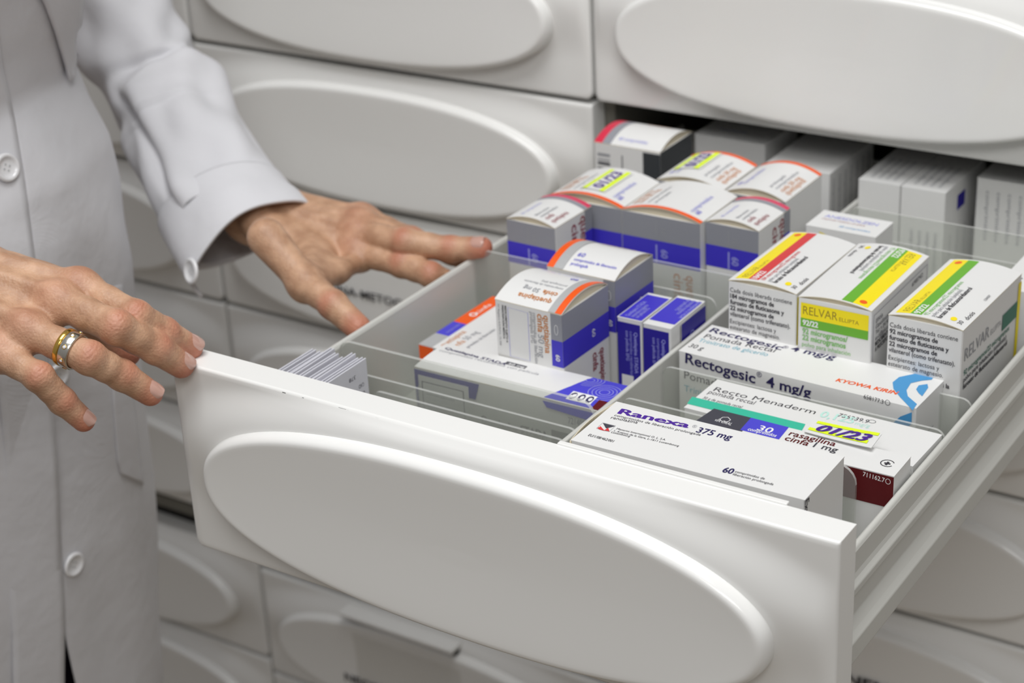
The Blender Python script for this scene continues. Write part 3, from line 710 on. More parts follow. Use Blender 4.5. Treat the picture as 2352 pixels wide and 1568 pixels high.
def plain(x, y, zt, w, d, yaw, label, group=None, deco=None, h=None, body=CARD):
    b = Box(x, y, zt, w, d, h or T(zt), yaw)
    if deco: deco(b, w, d, h or T(zt))
    return b.build(label, group=group, body=body)
def d1(b, W, Dp, H):
    b.text('top', 'comprimidos', (0.2*W, 0.3*Dp), (0.6*W, 0.3*Dp), PBLUE, h=0.004, uv=True)
plain(0.0630, 0.5000, -0.0190, 0.0580, 0.0550, -0.5, 'white carton half inside the cabinet, behind the red-striped one', deco=d1)
def d2(b, W, Dp, H):
    for i in range(7): b.text('right', 'comprimidos', (0.08*Dp+i*0.13*Dp, 0.93*H), (0.08*Dp+i*0.13*Dp, 0.93*H-0.03), GREY, h=0.006, uv=True)
    b.band('front', 0.86, 0.40, 0.99, 0.62, BLUE); b.band('front', 0.80, 0.40, 0.85, 0.9, CHAR)
plain(0.1350, 0.4700, -0.0215, 0.0500, 0.0800, 0.5, 'tall white carton reaching into the cabinet with a blue patch low on its side', deco=d2)
def d3(b, W, Dp, H):
    for i in range(4): b.text('front', 'comprimidos', (0.25*W+i*0.18*W, 0.62*H), (0.25*W+i*0.18*W, 0.62*H-0.022-0.008*(i % 2)), GREY, h=0.0045, uv=True)
    for i in range(4): b.text('top', 'comprimidos', (0.25*W+i*0.18*W, 0.10*Dp), (0.25*W+i*0.18*W, 0.6*Dp), GREY, h=0.0045, uv=True)
def d4(b, W, Dp, H):
    d3(b, W, Dp, H)
    b.band('right', 0.30, 0.74, 0.48, 0.88, DEEPB)
    for i in range(4): b.text('right', 'comprimidos', (0.15*Dp+i*0.18*Dp, 0.55*H), (0.15*Dp+i*0.18*Dp, 0.1*H), GREY, h=0.0045, uv=True)
plain(0.2065, 0.4705, -0.0215, 0.0305, 0.0800, 0.3, 'left one of two narrow grey-lit cartons under the upper drawer', deco=d3)
plain(0.2378, 0.4705, -0.0215, 0.0318, 0.0800, 0.3, 'right one of two narrow cartons, with a small dark blue square', deco=d4)
def d5(b, W, Dp, H):
    for i in range(10): b.text('front', 'comprimidos', (0.08*W+i*0.09*W, 0.9*H), (0.08*W+i*0.09*W, 0.45*H), GREY, h=0.0045, uv=True)
plain(0.2800, 0.5020, -0.0190, 0.0860, 0.0520, 0.0, 'wide carton in the dark at the far right, under the upper drawer', deco=d5)
def d6(b, W, Dp, H):
    b.text('top', 'ANESDOLZEN', (0.10*W, 0.62*Dp), (0.86*W, 0.62*Dp), PBLUE, h=0.0060, bold=0.01, uv=True)
    b.text('top', 'comprimidos recubiertos con película', (0.10*W, 0.48*Dp), (0.72*W, 0.48*Dp), DRED, h=0.0030, uv=True)
    b.text('top', '28 comprimidos', (0.42*W, 0.2*Dp), (0.86*W, 0.2*Dp), SKYB, h=0.0040, uv=True)
    b.stroke('front', [(0.2*W, 0.97*H), (0.5*W, 0.92*H), (0.56*W, 0.80*H)], 0.0008, YEL, uv=True)
    for i in range(3): b.text('front', 'mg', (0.70*W+i*0.1*W, 0.84*H), (0.70*W+i*0.1*W, 0.84*H-0.01), BLACK, h=0.005, uv=True)
plain(0.2200, 0.3545, -0.0105, 0.0480, 0.0285, -0.3, 'small white carton with pale blue lettering behind the inhaler boxes', deco=d6)
def d7(b, W, Dp, H): b.poly('top', disc_poly(W*0.4, Dp*0.3, 0.001), CHAR, uv=True)
plain(0.3540, 0.3300, -0.0170, 0.0245, 0.0600, 0, 'small white box at the right drawer wall behind the rightmost inhaler box', deco=d7)

# deep blue cartons
def stada(x, y, w, d, yaw, label, right_white):
    b = Box(x, y, -0.0255, w, d, T(-0.0255), yaw); W, Dp, H = w, d, T(-0.0255)
    b.band('front', 0.0, 0, 0.93, 0.97, DEEPB); b.band('front', 0.14, 0.0, 0.62, 0.50, CARD)
    for s_, u, L, bo, h in (('Quetiapina STADA', 0.68, 0.0275, 0.03, 0.0034), ('comprimidos recubiertos', 0.50, 0.030, 0, 0.0030), ('con película EFG', 0.34, 0.020, 0.02, 0.0030)):
        b.text('front', s_, (u*W, 0.90*H), (u*W, 0.90*H-L), PBLUE, h=h, bold=bo, uv=True)
    b.band('top', 0.04, 0.02 if not right_white else 0.14, 0.96, 0.93, BLUE)
    for s_, u, L in (('Quetiapina STADA', 0.2, 0.6), ('comprimidos recubiertos', 0.40, 0.5), ('con película EFG', 0.58, 0.4)):
        if right_white: b.text('top', s_, ((1.02-u)*W, 0.95*Dp), ((1.02-u)*W, (0.95-L)*Dp), PBLUE, h=0.0040, bold=0.01, uv=True)
        else: b.text('top', s_, ((0.16+u)*W, 0.08*Dp), ((0.16+u)*W, (0.08+L)*Dp), PBLUE, h=0.0040, bold=0.01, uv=True)
    if right_white:
        b.band('right', 0.30, 0.0, 1, 0.97, DEEPB); b.text('right', 'Quetiapina STADA', (0.55*Dp, 0.85*H), (0.55*Dp, 0.85*H-0.04), PBLUE, h=0.007, bold=0.02, uv=True)
        b.band('right', 0.26, 0.0, 0.275, 0.97, CHAR)
    return b.build(label)
stada(0.1655, 0.2075, 0.0168, 0.0385, 0.2, 'left one of two slim deep blue cartons behind the drawer partition', False)
stada(0.1838, 0.2065, 0.0186, 0.0440, 0.2, 'right one of two slim deep blue cartons, touching the drawer partition', True)

# large white and purple carton, arched
b = Box(0.0745, 0.1235, -0.0425, 0.1280, 0.0350, T(-0.0425), 0.8, bulge=0.0014, axis='v')
W, Dp, H = b.w, b.d, b.h
b.text('top', 'Quetiapina STADA', (1020, 806), (1160, 845), NAVY, h=0.0044, bold=0.03)
b.text('top', 'comprimidos recubiertos con película', (1008, 812), (1236, 868), GREY, h=0.0040)
b.poly('top', [(1166, 834), (1212, 846), (1205, 853), (1158, 841)], CHAR); b.text('top', '50 mg', (1166, 842), (1204, 851), WHITE, h=0.0034, bold=0.02)
pp = [(0.700, 0.02), (0.735, 0.25), (0.765, 0.5), (0.785, 0.75), (0.80, 0.99), (0.998, 0.99), (0.998, 0.02)]
o_ = b.off(); vv = np.linspace(0.02, 0.99, 25); uu_ = np.interp(vv, [p_[1] for p_ in pp[:5]], [p_[0] for p_ in pp[:5]])
b.lid.grid([[b.face('top', (a_ + (0.998-a_)*k/4)*W, v_*Dp, o_) for k in range(5)] for a_, v_ in zip(uu_, vv)], BLUE2, False)
def rings(cx, cy, rs):
    for r_ in rs:
        pts = [(cx*W + r_*math.cos(a), cy*Dp + r_*math.sin(a)) for a in np.linspace(0, 6.283, 40)]
        seg = []
        for p_ in pts:
            if 0.79*W < p_[0] < 0.99*W and 0.03*Dp < p_[1] < 0.97*Dp: seg.append(p_)
            else:
                if len(seg) > 2: b.stroke('top', seg, 0.0005, PBLUE, uv=True)
                seg = []
        if len(seg) > 2: b.stroke('top', seg, 0.0005, PBLUE, uv=True)
rings(0.93, 0.55, (0.003, 0.005, 0.0072, 0.0095)); rings(0.81, 0.85, (0.0025, 0.0045, 0.0065, 0.0085))
b.band('top', 0.800, 0.10, 0.925, 0.36, WHITE)
for cx in (0.820, 0.862, 0.904):
    b.poly('top', disc_poly(cx*W, 0.23*Dp, 0.0021, 0.0036, 16), NAVY, uv=True); b.poly('top', disc_poly(cx*W+0.0003, 0.235*Dp, 0.0011, 0.0018, 10), WHITE, uv=True)
b.band('top', 0.945, 0.01, 0.998, 0.28, MAROON)
b.poly('front', [(0.0, 0.985*H), (0.36*W, 0.985*H), (0.335*W, 0.80*H), (0.0, 0.80*H)], DEEPB, uv=True)
b.poly('front', [(0.0, 0.80*H), (0.015*W, 0.80*H), (0.015*W, 0.45*H), (0.0, 0.45*H)], DEEPB, uv=True)
b.poly('front', [(0.02*W, 0.93*H), (0.30*W, 0.93*H), (0.30*W, 0.2*H), (0.02*W, 0.2*H)], CARD, uv=True)
b.stroke('front', [(0.04*W, 0.86*H), (0.27*W, 0.86*H), (0.27*W, 0.25*H), (0.04*W, 0.25*H)], 0.0008, CHAR, uv=True, closed=True)
b.lines('front', 0.06*W, 0.72*H, 0.25*W, 4, 0.006, GREY, seed=5)
b.text('front', 'Quetiapina STADA', (0.36*W, 0.55*H), (0.72*W, 0.55*H), CHAR, h=0.0075, bold=0.03, uv=True)
b.text('front', 'comprimidos recubiertos', (0.36*W, 0.40*H), (0.74*W, 0.40*H), GREY, h=0.006, uv=True)
b.poly('front', [(0.74*W, 0.52*H), (0.86*W, 0.52*H), (0.86*W, 0.68*H), (0.74*W, 0.68*H)], CHAR, uv=True)
b.text('front', '721400.4 O', (0.83*W, 0.80*H), (0.97*W, 0.80*H), GREY, h=0.006, uv=True)
b.poly('front', [(0.70*W, 0.985*H), (0.995*W, 0.985*H), (0.995*W, 0.88*H), (0.72*W, 0.92*H)], BLUE2, uv=True)
b.build('long white carton with purple ringed end behind the clear divider')

# low carton with orange, blue and grey stripe lying at the left wall
b = Box(0.0365, 0.1790, -0.0600, 0.0705, 0.0820, T(-0.060), -1.2, bulge=0.0)
b.band('top', 0.0, 0.0, 0.15, 0.22, SILV); b.band('top', 0.0, 0.22, 0.15, 0.46, BLUE2); b.band('top', 0.0, 0.46, 0.15, 1.0, ORANGE); b.band('front', 0, 0, 0.16, 1, ORANGE); b.band('front', 0.16, 0, 1, 1, SILV)
for s_, u, v, L, m_, h in (('quetiapina', 0.24, 0.05, 0.30, DORANGE, 0.0070), ('cinfa', 0.35, 0.05, 0.16, DORANGE, 0.0070), ('50 mg', 0.35, 0.23, 0.16, GREY, 0.0070), ('comprimidos de liberación', 0.45, 0.05, 0.44, GREY, 0.0044), ('comprimidos', 0.10, 0.26, 0.18, PBLUE, 0.0034), ('cinfa', 0.11, 0.66, 0.2, WHITE, 0.0055)):
    b.text('top', s_, (u*0.0705, v*0.082), (u*0.0705, (v+L)*0.082), m_, h=h, uv=True)
b.stroke('top', [(0.0055+0.0022*math.cos(a), 0.052+0.0022*math.sin(a)) for a in np.linspace(0, 6.28, 14, endpoint=False)], 0.0011, WHITE, uv=True, closed=True)
b.build('low carton lying at the left wall with orange, purple and grey stripe')

# folded leaflets / flattened cartons at the front left
LEAF = mat('leaflet_card', (214, 214, 222), 0.32, var=0.05, bscale=120)
lr = random.Random(4); xs = [0.0305, 0.0362, 0.0420, 0.0475, 0.0528, 0.0575, 0.0620, 0.0662]
for i, x in enumerate(xs):
    l = MB(); n = 6; yn, yf = 0.0215, 0.0860 + lr.uniform(-0.003, 0.0015) ; zt = -0.0215 + lr.uniform(-0.0018, 0.0012); bow = lr.uniform(-0.0008, 0.0008); th = 0.0016
    if i == len(xs)-1: yf, zt, bow = 0.0855, -0.0210, 0
    for s_ in (0, 1):
        dx = s_ * (th + 0.0006)
        P = lambda j, z, o: (x + dx + o + bow*math.sin(math.pi*j/n), yn + (yf-yn)*j/n, z)
        g = [[P(j, ZF+0.0005, 0), P(j, zt, 0), P(j, zt+0.0003, th*0.3), P(j, zt, th*0.6), P(j, ZF+0.0005, th*0.6)] for j in range(n+1)]
        l.grid(g, LEAF, False)
        l.add(g[-1], [(0, 1, 2, 3, 4)], LEAF); l.add(g[0], [(4, 3, 2, 1, 0)], LEAF)
    if i == len(xs)-1:
        xx = x + th + 0.0006 + th*0.6 + 0.00012
        def F(y, z): return (xx, y, z)
        for s_, y, z, L, h in (('CAD', 0.0815, -0.0345, 0.0050, 0.0034), ('Lote', 0.0815, -0.0400, 0.0060, 0.0034), ('SN', 0.0815, -0.0455, 0.0040, 0.0034), ('PC', 0.0815, -0.0500, 0.0040, 0.0034), ('01.2024', 0.0660, -0.0365, 0.0140, 0.0042), ('WFY3', 0.0660, -0.0415, 0.0085, 0.0042), ('378', 0.0745, -0.0270, 0.0060, 0.0034)):
            vs, fs = text_mesh(s_); w0 = vs[:, 0].max()
            l.add([F(y - x_/w0*L, z - y_*h) for x_, y_ in vs], fs, CHAR)
    o = l.build('folded_leaflet')
    tag(o, ('rightmost folded white leaflet of the bundle, with upside down print' if i == len(xs)-1 else 'folded white leaflet standing in the bundle behind the drawer front'), 'leaflet', group='bundle of folded leaflets' if i < len(xs)-1 else None)

# ------------------------------------------------------------------ the person: skin body, coat, ring
def skin_material():
    m = bpy.data.materials.new('skin'); m.use_nodes = True; nt = m.node_tree; b = nt.nodes['Principled BSDF']
    tc = nt.nodes.new('ShaderNodeTexCoord')
    at_ = nt.nodes.new('ShaderNodeAttribute'); at_.attribute_name = 'flush'
    n1 = nt.nodes.new('ShaderNodeTexNoise'); n1.inputs['Scale'].default_value = 90; n1.inputs['Detail'].default_value = 4
    n2 = nt.nodes.new('ShaderNodeTexNoise'); n2.inputs['Scale'].default_value = 900; n2.inputs['Detail'].default_value = 5
    vo = nt.nodes.new('ShaderNodeTexVoronoi'); vo.inputs['Scale'].default_value = 620
    for n in (n1, n2, vo): nt.links.new(tc.outputs['Object'], n.inputs['Vector'])
    r = nt.nodes.new('ShaderNodeValToRGB'); e = r.color_ramp.elements
    e[0].position = 0.36; e[0].color = (*lin((174, 134, 106)), 1); e[1].position = 0.66; e[1].color = (*lin((203, 163, 133)), 1)
    nt.links.new(n1.outputs['Fac'], r.inputs[0])
    mx = nt.nodes.new('ShaderNodeMix'); mx.data_type = 'RGBA'; mx.inputs[7].default_value = (*lin((186, 108, 86)), 1)
    nt.links.new(at_.outputs['Fac'], mx.inputs[0]); nt.links.new(r.outputs[0], mx.inputs[6]); nt.links.new(mx.outputs[2], b.inputs['Base Color'])
    ad = nt.nodes.new('ShaderNodeMath'); ad.operation = 'ADD'
    nt.links.new(n2.outputs['Fac'], ad.inputs[0]); nt.links.new(vo.outputs['Distance'], ad.inputs[1])
    bp = nt.nodes.new('ShaderNodeBump'); bp.inputs['Strength'].default_value = 0.35; bp.inputs['Distance'].default_value = 0.0006
    nt.links.new(ad.outputs[0], bp.inputs['Height']); nt.links.new(bp.outputs[0], b.inputs['Normal'])
    b.inputs['Roughness'].default_value = 0.48; b.inputs['Subsurface Weight'].default_value = 0.12
    b.inputs['Subsurface Radius'].default_value = (0.005, 0.0018, 0.001); b.inputs['Subsurface Scale'].default_value = 1.0
    return m
SKIN = skin_material()
NAIL = mat('nail', (198, 156, 142), 0.16, coat=0.9, var=0.04, bscale=300)

def cap(P, a, b, ra, rb):
    a = np.array(a, np.float32); b = np.array(b, np.float32); ab = b - a
    t = np.clip(((P - a) @ ab) / (ab @ ab), 0, 1)
    return np.linalg.norm(P - a - t[:, None]*ab, axis=1) - (ra + (rb-ra)*t)
def smin(a, b, k):
    h = np.clip(0.5 + 0.5*(b-a)/k, 0, 1); return b*(1-h) + a*h - k*h*(1-h)
def surface_net(f, lo, hi, h):
    lo = np.array(lo); n = np.ceil((np.array(hi)-lo)/h).astype(int) + 1
    xs = [lo[i] + h*np.arange(n[i]) for i in range(3)]
    V = np.empty(n, np.float32)
    YZ = np.stack(np.meshgrid(xs[1], xs[2], indexing='ij'), -1).reshape(-1, 2).astype(np.float32)
    st = 12
    for i in range(0, n[0], st):
        k = xs[0][i:i+st].astype(np.float32)
        P = np.concatenate([np.repeat(k, len(YZ))[:, None], np.tile(YZ, (len(k), 1))], 1)
        V[i:i+st] = f(P).reshape(len(k), n[1], n[2])
    I = V < 0
    c = np.zeros(tuple(n-1), np.int8)
    for a in (0, 1):
        for b in (0, 1):
            for d in (0, 1): c += I[a:n[0]-1+a, b:n[1]-1+b, d:n[2]-1+d]
    act = (c > 0) & (c < 8); idx = -np.ones(act.shape, np.int64); cells = np.argwhere(act); idx[act] = np.arange(len(cells))
    acc = np.zeros((len(cells), 3)); cnt = np.zeros(len(cells))
    cor = [(a, b, d) for a in (0, 1) for b in (0, 1) for d in (0, 1)]
    for p in cor:
        for q in cor:
            if sum(abs(p[i]-q[i]) for i in range(3)) != 1 or p > q: continue
            v0 = V[tuple((cells+p).T)]; v1 = V[tuple((cells+q).T)]; m = (v0 < 0) != (v1 < 0)
            t = np.where(m, v0/(v0-v1+1e-20), 0)
            pt = cells + p + t[:, None]*(np.array(q)-np.array(p)); acc[m] += pt[m]; cnt[m] += 1
    verts = lo + h*acc/cnt[:, None]
    quads = []
    for ax in range(3):
        o = [0, 0, 0]; o[ax] = 1; u, w = [(1, 2), (2, 0), (0, 1)][ax]
        s0 = [slice(1, n[i]-1) for i in range(3)]; s0[ax] = slice(0, n[ax]-1); s1 = list(s0); s1[ax] = slice(1, n[ax])
        A = I[tuple(s0)]; B = I[tuple(s1)]
        e = np.argwhere(A != B); base = e + np.array([1 if i != ax else 0 for i in range(3)]); sign = A[A != B]
        du = np.zeros(3, int); du[u] = 1; dw = np.zeros(3, int); dw[w] = 1
        q = np.stack([idx[tuple((base-du-dw).T)], idx[tuple((base-dw).T)], idx[tuple(base.T)], idx[tuple((base-du).T)]], 1)
        q[~sign] = q[~sign][:, ::-1]; quads.append(q)
    Q = np.concatenate(quads); Q = Q[(Q >= 0).all(1)]
    return verts, Q

def chain(tip, pix, lens, signs):
    """joints from the tip inwards: each joint lies on its sight line at the bone's length from the one before"""
    out = [np.array(tip, float)]
    for u, l, s in zip(pix, lens, signs):
        d = ray(*u); q = out[-1] - CC; a = d@d; b = -2*d@q; c = q@q - l*l; disc = b*b - 4*a*c
        t = -b/2/a if disc < 0 else (-b + s*math.sqrt(disc))/2/a
        out.append(CC + d*t)
    return out
def nrm(v): v = np.array(v, float); return v/np.linalg.norm(v)

FR = {'index': (0.0072, 0.0084, 0.0089, 0.0102), 'middle': (0.0074, 0.0087, 0.0094, 0.0107), 'ring': (0.0070, 0.0081, 0.0088, 0.0100), 'little': (0.0063, 0.0071, 0.0077, 0.0090), 'thumb': (0.0084, 0.0093, 0.0095, 0.0125)}
def make_hand(F, wrist, elbow, dors, side, wr=0.0170):
    """F: finger -> joints tip..knuckle. returns the distance function and the list of dorsal frames"""
    order = ['index', 'middle', 'ring', 'little']
    cen = sum(F[k][3] for k in order)/4
    ax = nrm(cen - wrist)
    wp = {k: wrist + ax*0.004 + (F[k][3]-cen)*w for k, w in zip(order, (0.50, 0.45, 0.45, 0.50))}
    def f(P):
        P = P.astype(np.float32)
        palm = None
        for k in order:
            d = cap(P, wp[k] - dors*0.002, F[k][3] - dors*0.0035, 0.0135, 0.0098 if k != 'little' else 0.0090)
            palm = d if palm is None else smin(palm, d, 0.010)
        for k in order[:-1]:       # flesh filling the palm below the knuckles
            k2 = order[order.index(k)+1]
            a = (wp[k]+wp[k2])/2 - dors*0.006; b = (F[k][3]+F[k2][3])/2 - dors*0.0075
            palm = smin(palm, cap(P, a, b, 0.0135, 0.0085), 0.008)
        # thumb root
        T_ = F['thumb']
        th = cap(P, T_[3], T_[2], 0.0128, 0.0098); palm = smin(palm, th, 0.012)
        palm = smin(palm, cap(P, wrist - dors*0.006 + (T_[3]-wrist)*0.3, (T_[2]*0.5+F['index'][3]*0.5)*0.62 + wrist*0.38 - dors*0.006, 0.013, 0.009), 0.010)
        palm = smin(palm, cap(P, F['index'][3]*0.88 + F['index'][2]*0.12 - dors*0.007, T_[2]*0.9 + T_[1]*0.1 - dors*0.003, 0.0070, 0.0062), 0.012)
        web = F['index'][3]*0.52 + T_[2]*0.48 - dors*0.007
        palm = smin(palm, cap(P, wp['index'] - dors*0.006, web, 0.0110, 0.0070), 0.010)
        palm = smin(palm, cap(P, F['index'][3]*0.5 + wp['index']*0.5 - dors*0.006, T_[2] - dors*0.003, 0.0085, 0.0070), 0.012)
        palm = smin(palm, cap(P, F['index'][3]*0.7 + wp['index']*0.3 - dors*0.006, T_[2]*0.85 + web*0.15 - dors*0.002, 0.0080, 0.0070), 0.010)
        # forearm (oval)
        fa = nrm(elbow - wrist); n2 = nrm(np.cross(fa, dors)); 
        arm = smin(cap(P, wrist + n2*0.0075, elbow + n2*0.006, wr, 0.020), cap(P, wrist - n2*0.0075, elbow - n2*0.006, wr, 0.020), 0.012)
        arm = smin(arm, cap(P, wrist - n2*0.016*side + dors*0.008 - 0.006*ax, wrist - n2*0.016*side + dors*0.008 + fa*0.012, 0.009, 0.008), 0.006)
        palm = smin(palm, arm, 0.016)
        # extensor tendons and knuckles on the back
        for k in order:
            palm = smin(palm, cap(P, wp[k] + dors*0.0100, F[k][3] + dors*0.0060, 0.0021, 0.0026), 0.005)
            palm = smin(palm, cap(P, F[k][3] + dors*0.0008, F[k][3] + dors*0.0009, 0.0088 if k != 'little' else 0.0078, 0.0086 if k != 'little' else 0.0076), 0.008)
        fing = None
        for k in order + ['thumb']:
            j = F[k]; r = FR[k]; d = cap(P, j[0], j[1], r[0], r[1])
            mid = (j[1]+j[2])/2
            d = smin(d, smin(cap(P, j[1], mid, r[1]*0.99, r[1]*0.97), cap(P, mid, j[2], r[1]*0.97, r[2]), 0.003), 0.003)
            if k != 'thumb':
                mid = (j[2]+j[3])/2
                d = smin(d, smin(cap(P, j[2], mid, r[2], r[2]*0.95), cap(P, mid, j[3], r[2]*0.95, r[3]*0.92), 0.003), 0.003)
            for q, rr in ((j[1], r[1]*0.93), (j[2], r[2]*0.97)):
                d = smin(d, np.linalg.norm(P - (q + dors*0.0006), axis=1) - rr*0.985, 0.003)
            fing = d if fing is None else smin(fing, d, 0.0012)
        return smin(palm, fing, 0.0055)
    return f
def finger_frames(F, dors):
    out = []
    for k in ('index', 'middle', 'ring', 'little', 'thumb'):
        j = F[k]; a = nrm(j[0]-j[1]); up_ = dors if k != 'thumb' else TH_D[id(F)]
        n = nrm(up_ - a*(up_@a)); out.append((k, j, a, n))
    return out
def hand_detail(V, F, dors):
    """creases over the finger joints and flush of fingertips and knuckles"""
    N = np.zeros_like(V); fl = np.zeros(len(V))
    for k, j, a, n in finger_frames(F, dors):
        for q in range(1, 3 if k != 'thumb' else 2):
            c = j[q]; t = nrm(j[q-1] - j[min(q+1, 3)]); rel = V - c; s = rel@t; r = FR[k][q]
            rad = rel - s[:, None]*t; dist = np.linalg.norm(rad, axis=1); nn = nrm(dors - t*(dors@t)) if k != 'thumb' else nrm(n - t*(n@t))
            back = np.clip((rad@nn)/(dist+1e-9), 0, 1); w = np.exp(-(s/0.0058)**2) * back * (dist < r*1.5)
            per = 0.0024 if q == 2 else 0.0020
            side_ = rad @ np.cross(t, nn)
            N -= (w * (0.00026 if q == 2 else 0.00016) * (0.5+0.5*np.cos(2*math.pi*(s + 0.35*side_**2/0.008)/per)))[:, None] * nn
            fl = np.maximum(fl, 0.55*w)
        d = np.linalg.norm(V - (j[0] + a*0.003), axis=1); fl = np.maximum(fl, 0.95*np.clip(1 - (d-0.004)/0.012, 0, 1))
        d = np.linalg.norm(V - (j[3] + dors*0.004), axis=1)
        if k != 'thumb': fl = np.maximum(fl, 0.45*np.exp(-(d/0.010)**2))
    return V + N, fl

TH_D = {}
# near right hand, resting on the corner of the open drawer front
RH = {
 'index': chain(up(437, 797, 'y', 0.0100), [(376, 764), (312, 728), (183, 658)], [0.0195, 0.0200, 0.0400], [-1, -1, 1]),
 'middle': chain(up(416, 838, 'y', -0.0045), [(358, 799), (268, 752), (130, 690)], [0.0195, 0.0265, 0.0420], [-1, -1, 1]),
 'ring': chain(at(345, 903, 0.998), [(281, 862), (206, 822), (62, 757)], [0.0190, 0.0220, 0.0400], [-1, -1, 1]),
 'little': chain(at(192, 965, 0.990), [(143, 921), (90, 866), (-6, 808)], [0.0165, 0.0190, 0.0300], [-1, -1, 1]),
}
k4 = [RH[k][3] for k in ('index', 'middle', 'ring', 'little')]
wR = at(-205, 612, 1.015)
dR = nrm(np.cross(k4[0]-k4[3], sum(k4)/4 - wR)); dR = dR if dR @ (CC - wR) > 0 else -dR
RH['thumb'] = [k4[0] + nrm(k4[0]-k4[3])*v1 + nrm(sum(k4)/4 - wR)*v2 - dR*v3 for v1, v2, v3 in ((0.006, 0.018, 0.052), (0.012, -0.006, 0.046), (0.014, -0.034, 0.032), (-0.002, -0.066, 0.010))]
TH_D[id(RH)] = nrm(dR + 0.8*nrm(k4[0]-k4[3]))
eR = wR + nrm(at(-700, 300, 1.15) - wR)*0.23
# far left hand, reaching over the left drawer wall
LH = {
 'thumb': chain(up(822, 752, 'x', 0.0085), [(765, 700), (700, 648), (612, 545)], [0.0245, 0.0310, 0.0420], [1, 1, 1]),
 'index': chain(up(1040, 650, 'x', 0.0085), [(988, 630), (924, 607), (816, 575)], [0.0190, 0.0240, 0.0400], [-1, 1, 1]),
 'middle': chain(up(1106, 568, 'z', -0.0290), [(1036, 572), (930, 556), (822, 536)], [0.0220, 0.0320, 0.0420], [1, 1, 1]),
}
mm, ii = LH['middle'], LH['index']
off = (mm[3]-ii[3]); off = off*0.9
LH['ring'] = [mm[0] + np.array([-0.018, 0.020, -0.022]), mm[1] + np.array([-0.012, 0.018, -0.012]), mm[2] + np.array([-0.006, 0.016, -0.006]), mm[3] + off*0.85 + np.array([-0.002, 0.002, -0.003])]
LH['little'] = [LH['ring'][0] + np.array([-0.020, 0.018, -0.012]), LH['ring'][1] + np.array([-0.016, 0.015, -0.008]), LH['ring'][2] + np.array([-0.010, 0.013, -0.005]), LH['ring'][3] + off*0.75 + np.array([-0.003, 0.004, -0.006])]
k4 = [LH[k][3] for k in ('index', 'middle', 'ring', 'little')]
wL = at(585, 478, np.dot(RM[2], (k4[0]+k4[1])/2 - CC) + 0.035)
dL = nrm(np.cross(k4[0]-k4[3], sum(k4)/4 - wL)); dL = dL if dL @ (CC - wL) > 0 else -dL
TH_D[id(LH)] = nrm(dL - 0.9*nrm(k4[0]-k4[3])*-1)
dEL = float(np.dot(RM[2], wL - CC)) + 0.085
eL = at(376, 218, dEL)
uL = at(290, -40, dEL + 0.02); uL2 = at(264, -330, dEL + 0.025)
for nm, F, w_, e_, d_ in (('R', RH, wR, eR, dR), ('L', LH, wL, eL, dL)):
    pass

allV, allQ, allF = [], [], []
nv = 0
for F, w_, e_, d_, sd, h in ((RH, wR, eR, dR, 1, 0.00085), (LH, wL, eL, dL, -1, 0.00095)):
    f = make_hand(F, w_, e_, d_, sd)
    pts = np.array([q for v in F.values() for q in v] + [w_]); far = w_ + nrm(e_-w_)*0.10
    lo = np.minimum(pts.min(0), far) - 0.022; hi = np.maximum(pts.max(0), far) + 0.022
    cut = w_ + nrm(e_-w_)*0.085
    ff = lambda P, f=f, cut=cut, ax=nrm(e_-w_): np.maximum(f(P), (P - cut)@ax)
    V, Q = surface_net(ff, lo, hi, h)
    for _ in range(2):      # light smoothing
        acc = np.zeros_like(V); cnt = np.zeros(len(V))
        for i in range(4):
            a, b = Q[:, i], Q[:, (i+1) % 4]; np.add.at(acc, a, V[b]); np.add.at(acc, b, V[a]); np.add.at(cnt, a, 1); np.add.at(cnt, b, 1)
        V = V*0.5 + 0.5*acc/cnt[:, None]
    V, fl = hand_detail(V, F, d_)
    allV.append(V); allQ.append(Q + nv); allF.append(fl); nv += len(V)
# arms, shoulders, torso, neck, legs under the clothes (coarse, same mesh)
PX, PY = -0.345, 0.060       # body axis
fr = nrm(np.array([0.97, -0.22, 0])); sd_ = np.array([-fr[1], fr[0], 0])
def bp(f_, s_, z): return np.array([PX, PY, 0]) + fr*f_ + sd_*s_ + np.array([0, 0, z])
shR, shL = bp(-0.02, -0.165, 0.33), bp(-0.02, 0.165, 0.33)
def body_f(P):
    d = cap(P, bp(0, -0.05, 0.24), bp(0, -0.06, -0.06), 0.070, 0.070)
    for a, b_, ra, rb in ((bp(0, 0.05, 0.24), bp(0, 0.06, -0.06), 0.070, 0.070), (shR, shL, 0.050, 0.050), (bp(0, 0, 0.34), bp(0.01, 0, 0.44), 0.055, 0.050),
                          (shR, eR, 0.047, 0.037), (shL, uL2, 0.034, 0.030), (uL2, uL, 0.030, 0.027), (uL, eL, 0.025, 0.019), (eR, wR + nrm(eR-wR)*0.075, 0.037, 0.024), (eL, wL + nrm(eL-wL)*0.075, 0.019, 0.018),
                          (bp(0, -0.07, -0.08), bp(0, -0.07, -0.55), 0.065, 0.05), (bp(0, 0.07, -0.08), bp(0, 0.07, -0.55), 0.065, 0.05),
                          (bp(0, -0.085, -0.55), bp(-0.01, -0.085, -0.98), 0.05, 0.036), (bp(0, 0.085, -0.55), bp(-0.01, 0.085, -0.98), 0.05, 0.036)):
        d = smin(d, cap(P, a, b_, ra, rb), 0.03)
    return d
V, Q = surface_net(body_f, (-0.60, -0.20, -1.06), (0.0, 0.50, 0.52), 0.012)
allV.append(V); allQ.append(Q + nv); allF.append(np.zeros(len(V)))
V = np.concatenate(allV); Q = np.concatenate(allQ); FL = np.concatenate(allF)
person = empty('person', (PX, PY, -1.05), label='person in a white coat with both hands on the open drawer, ring on one finger', cat='person')
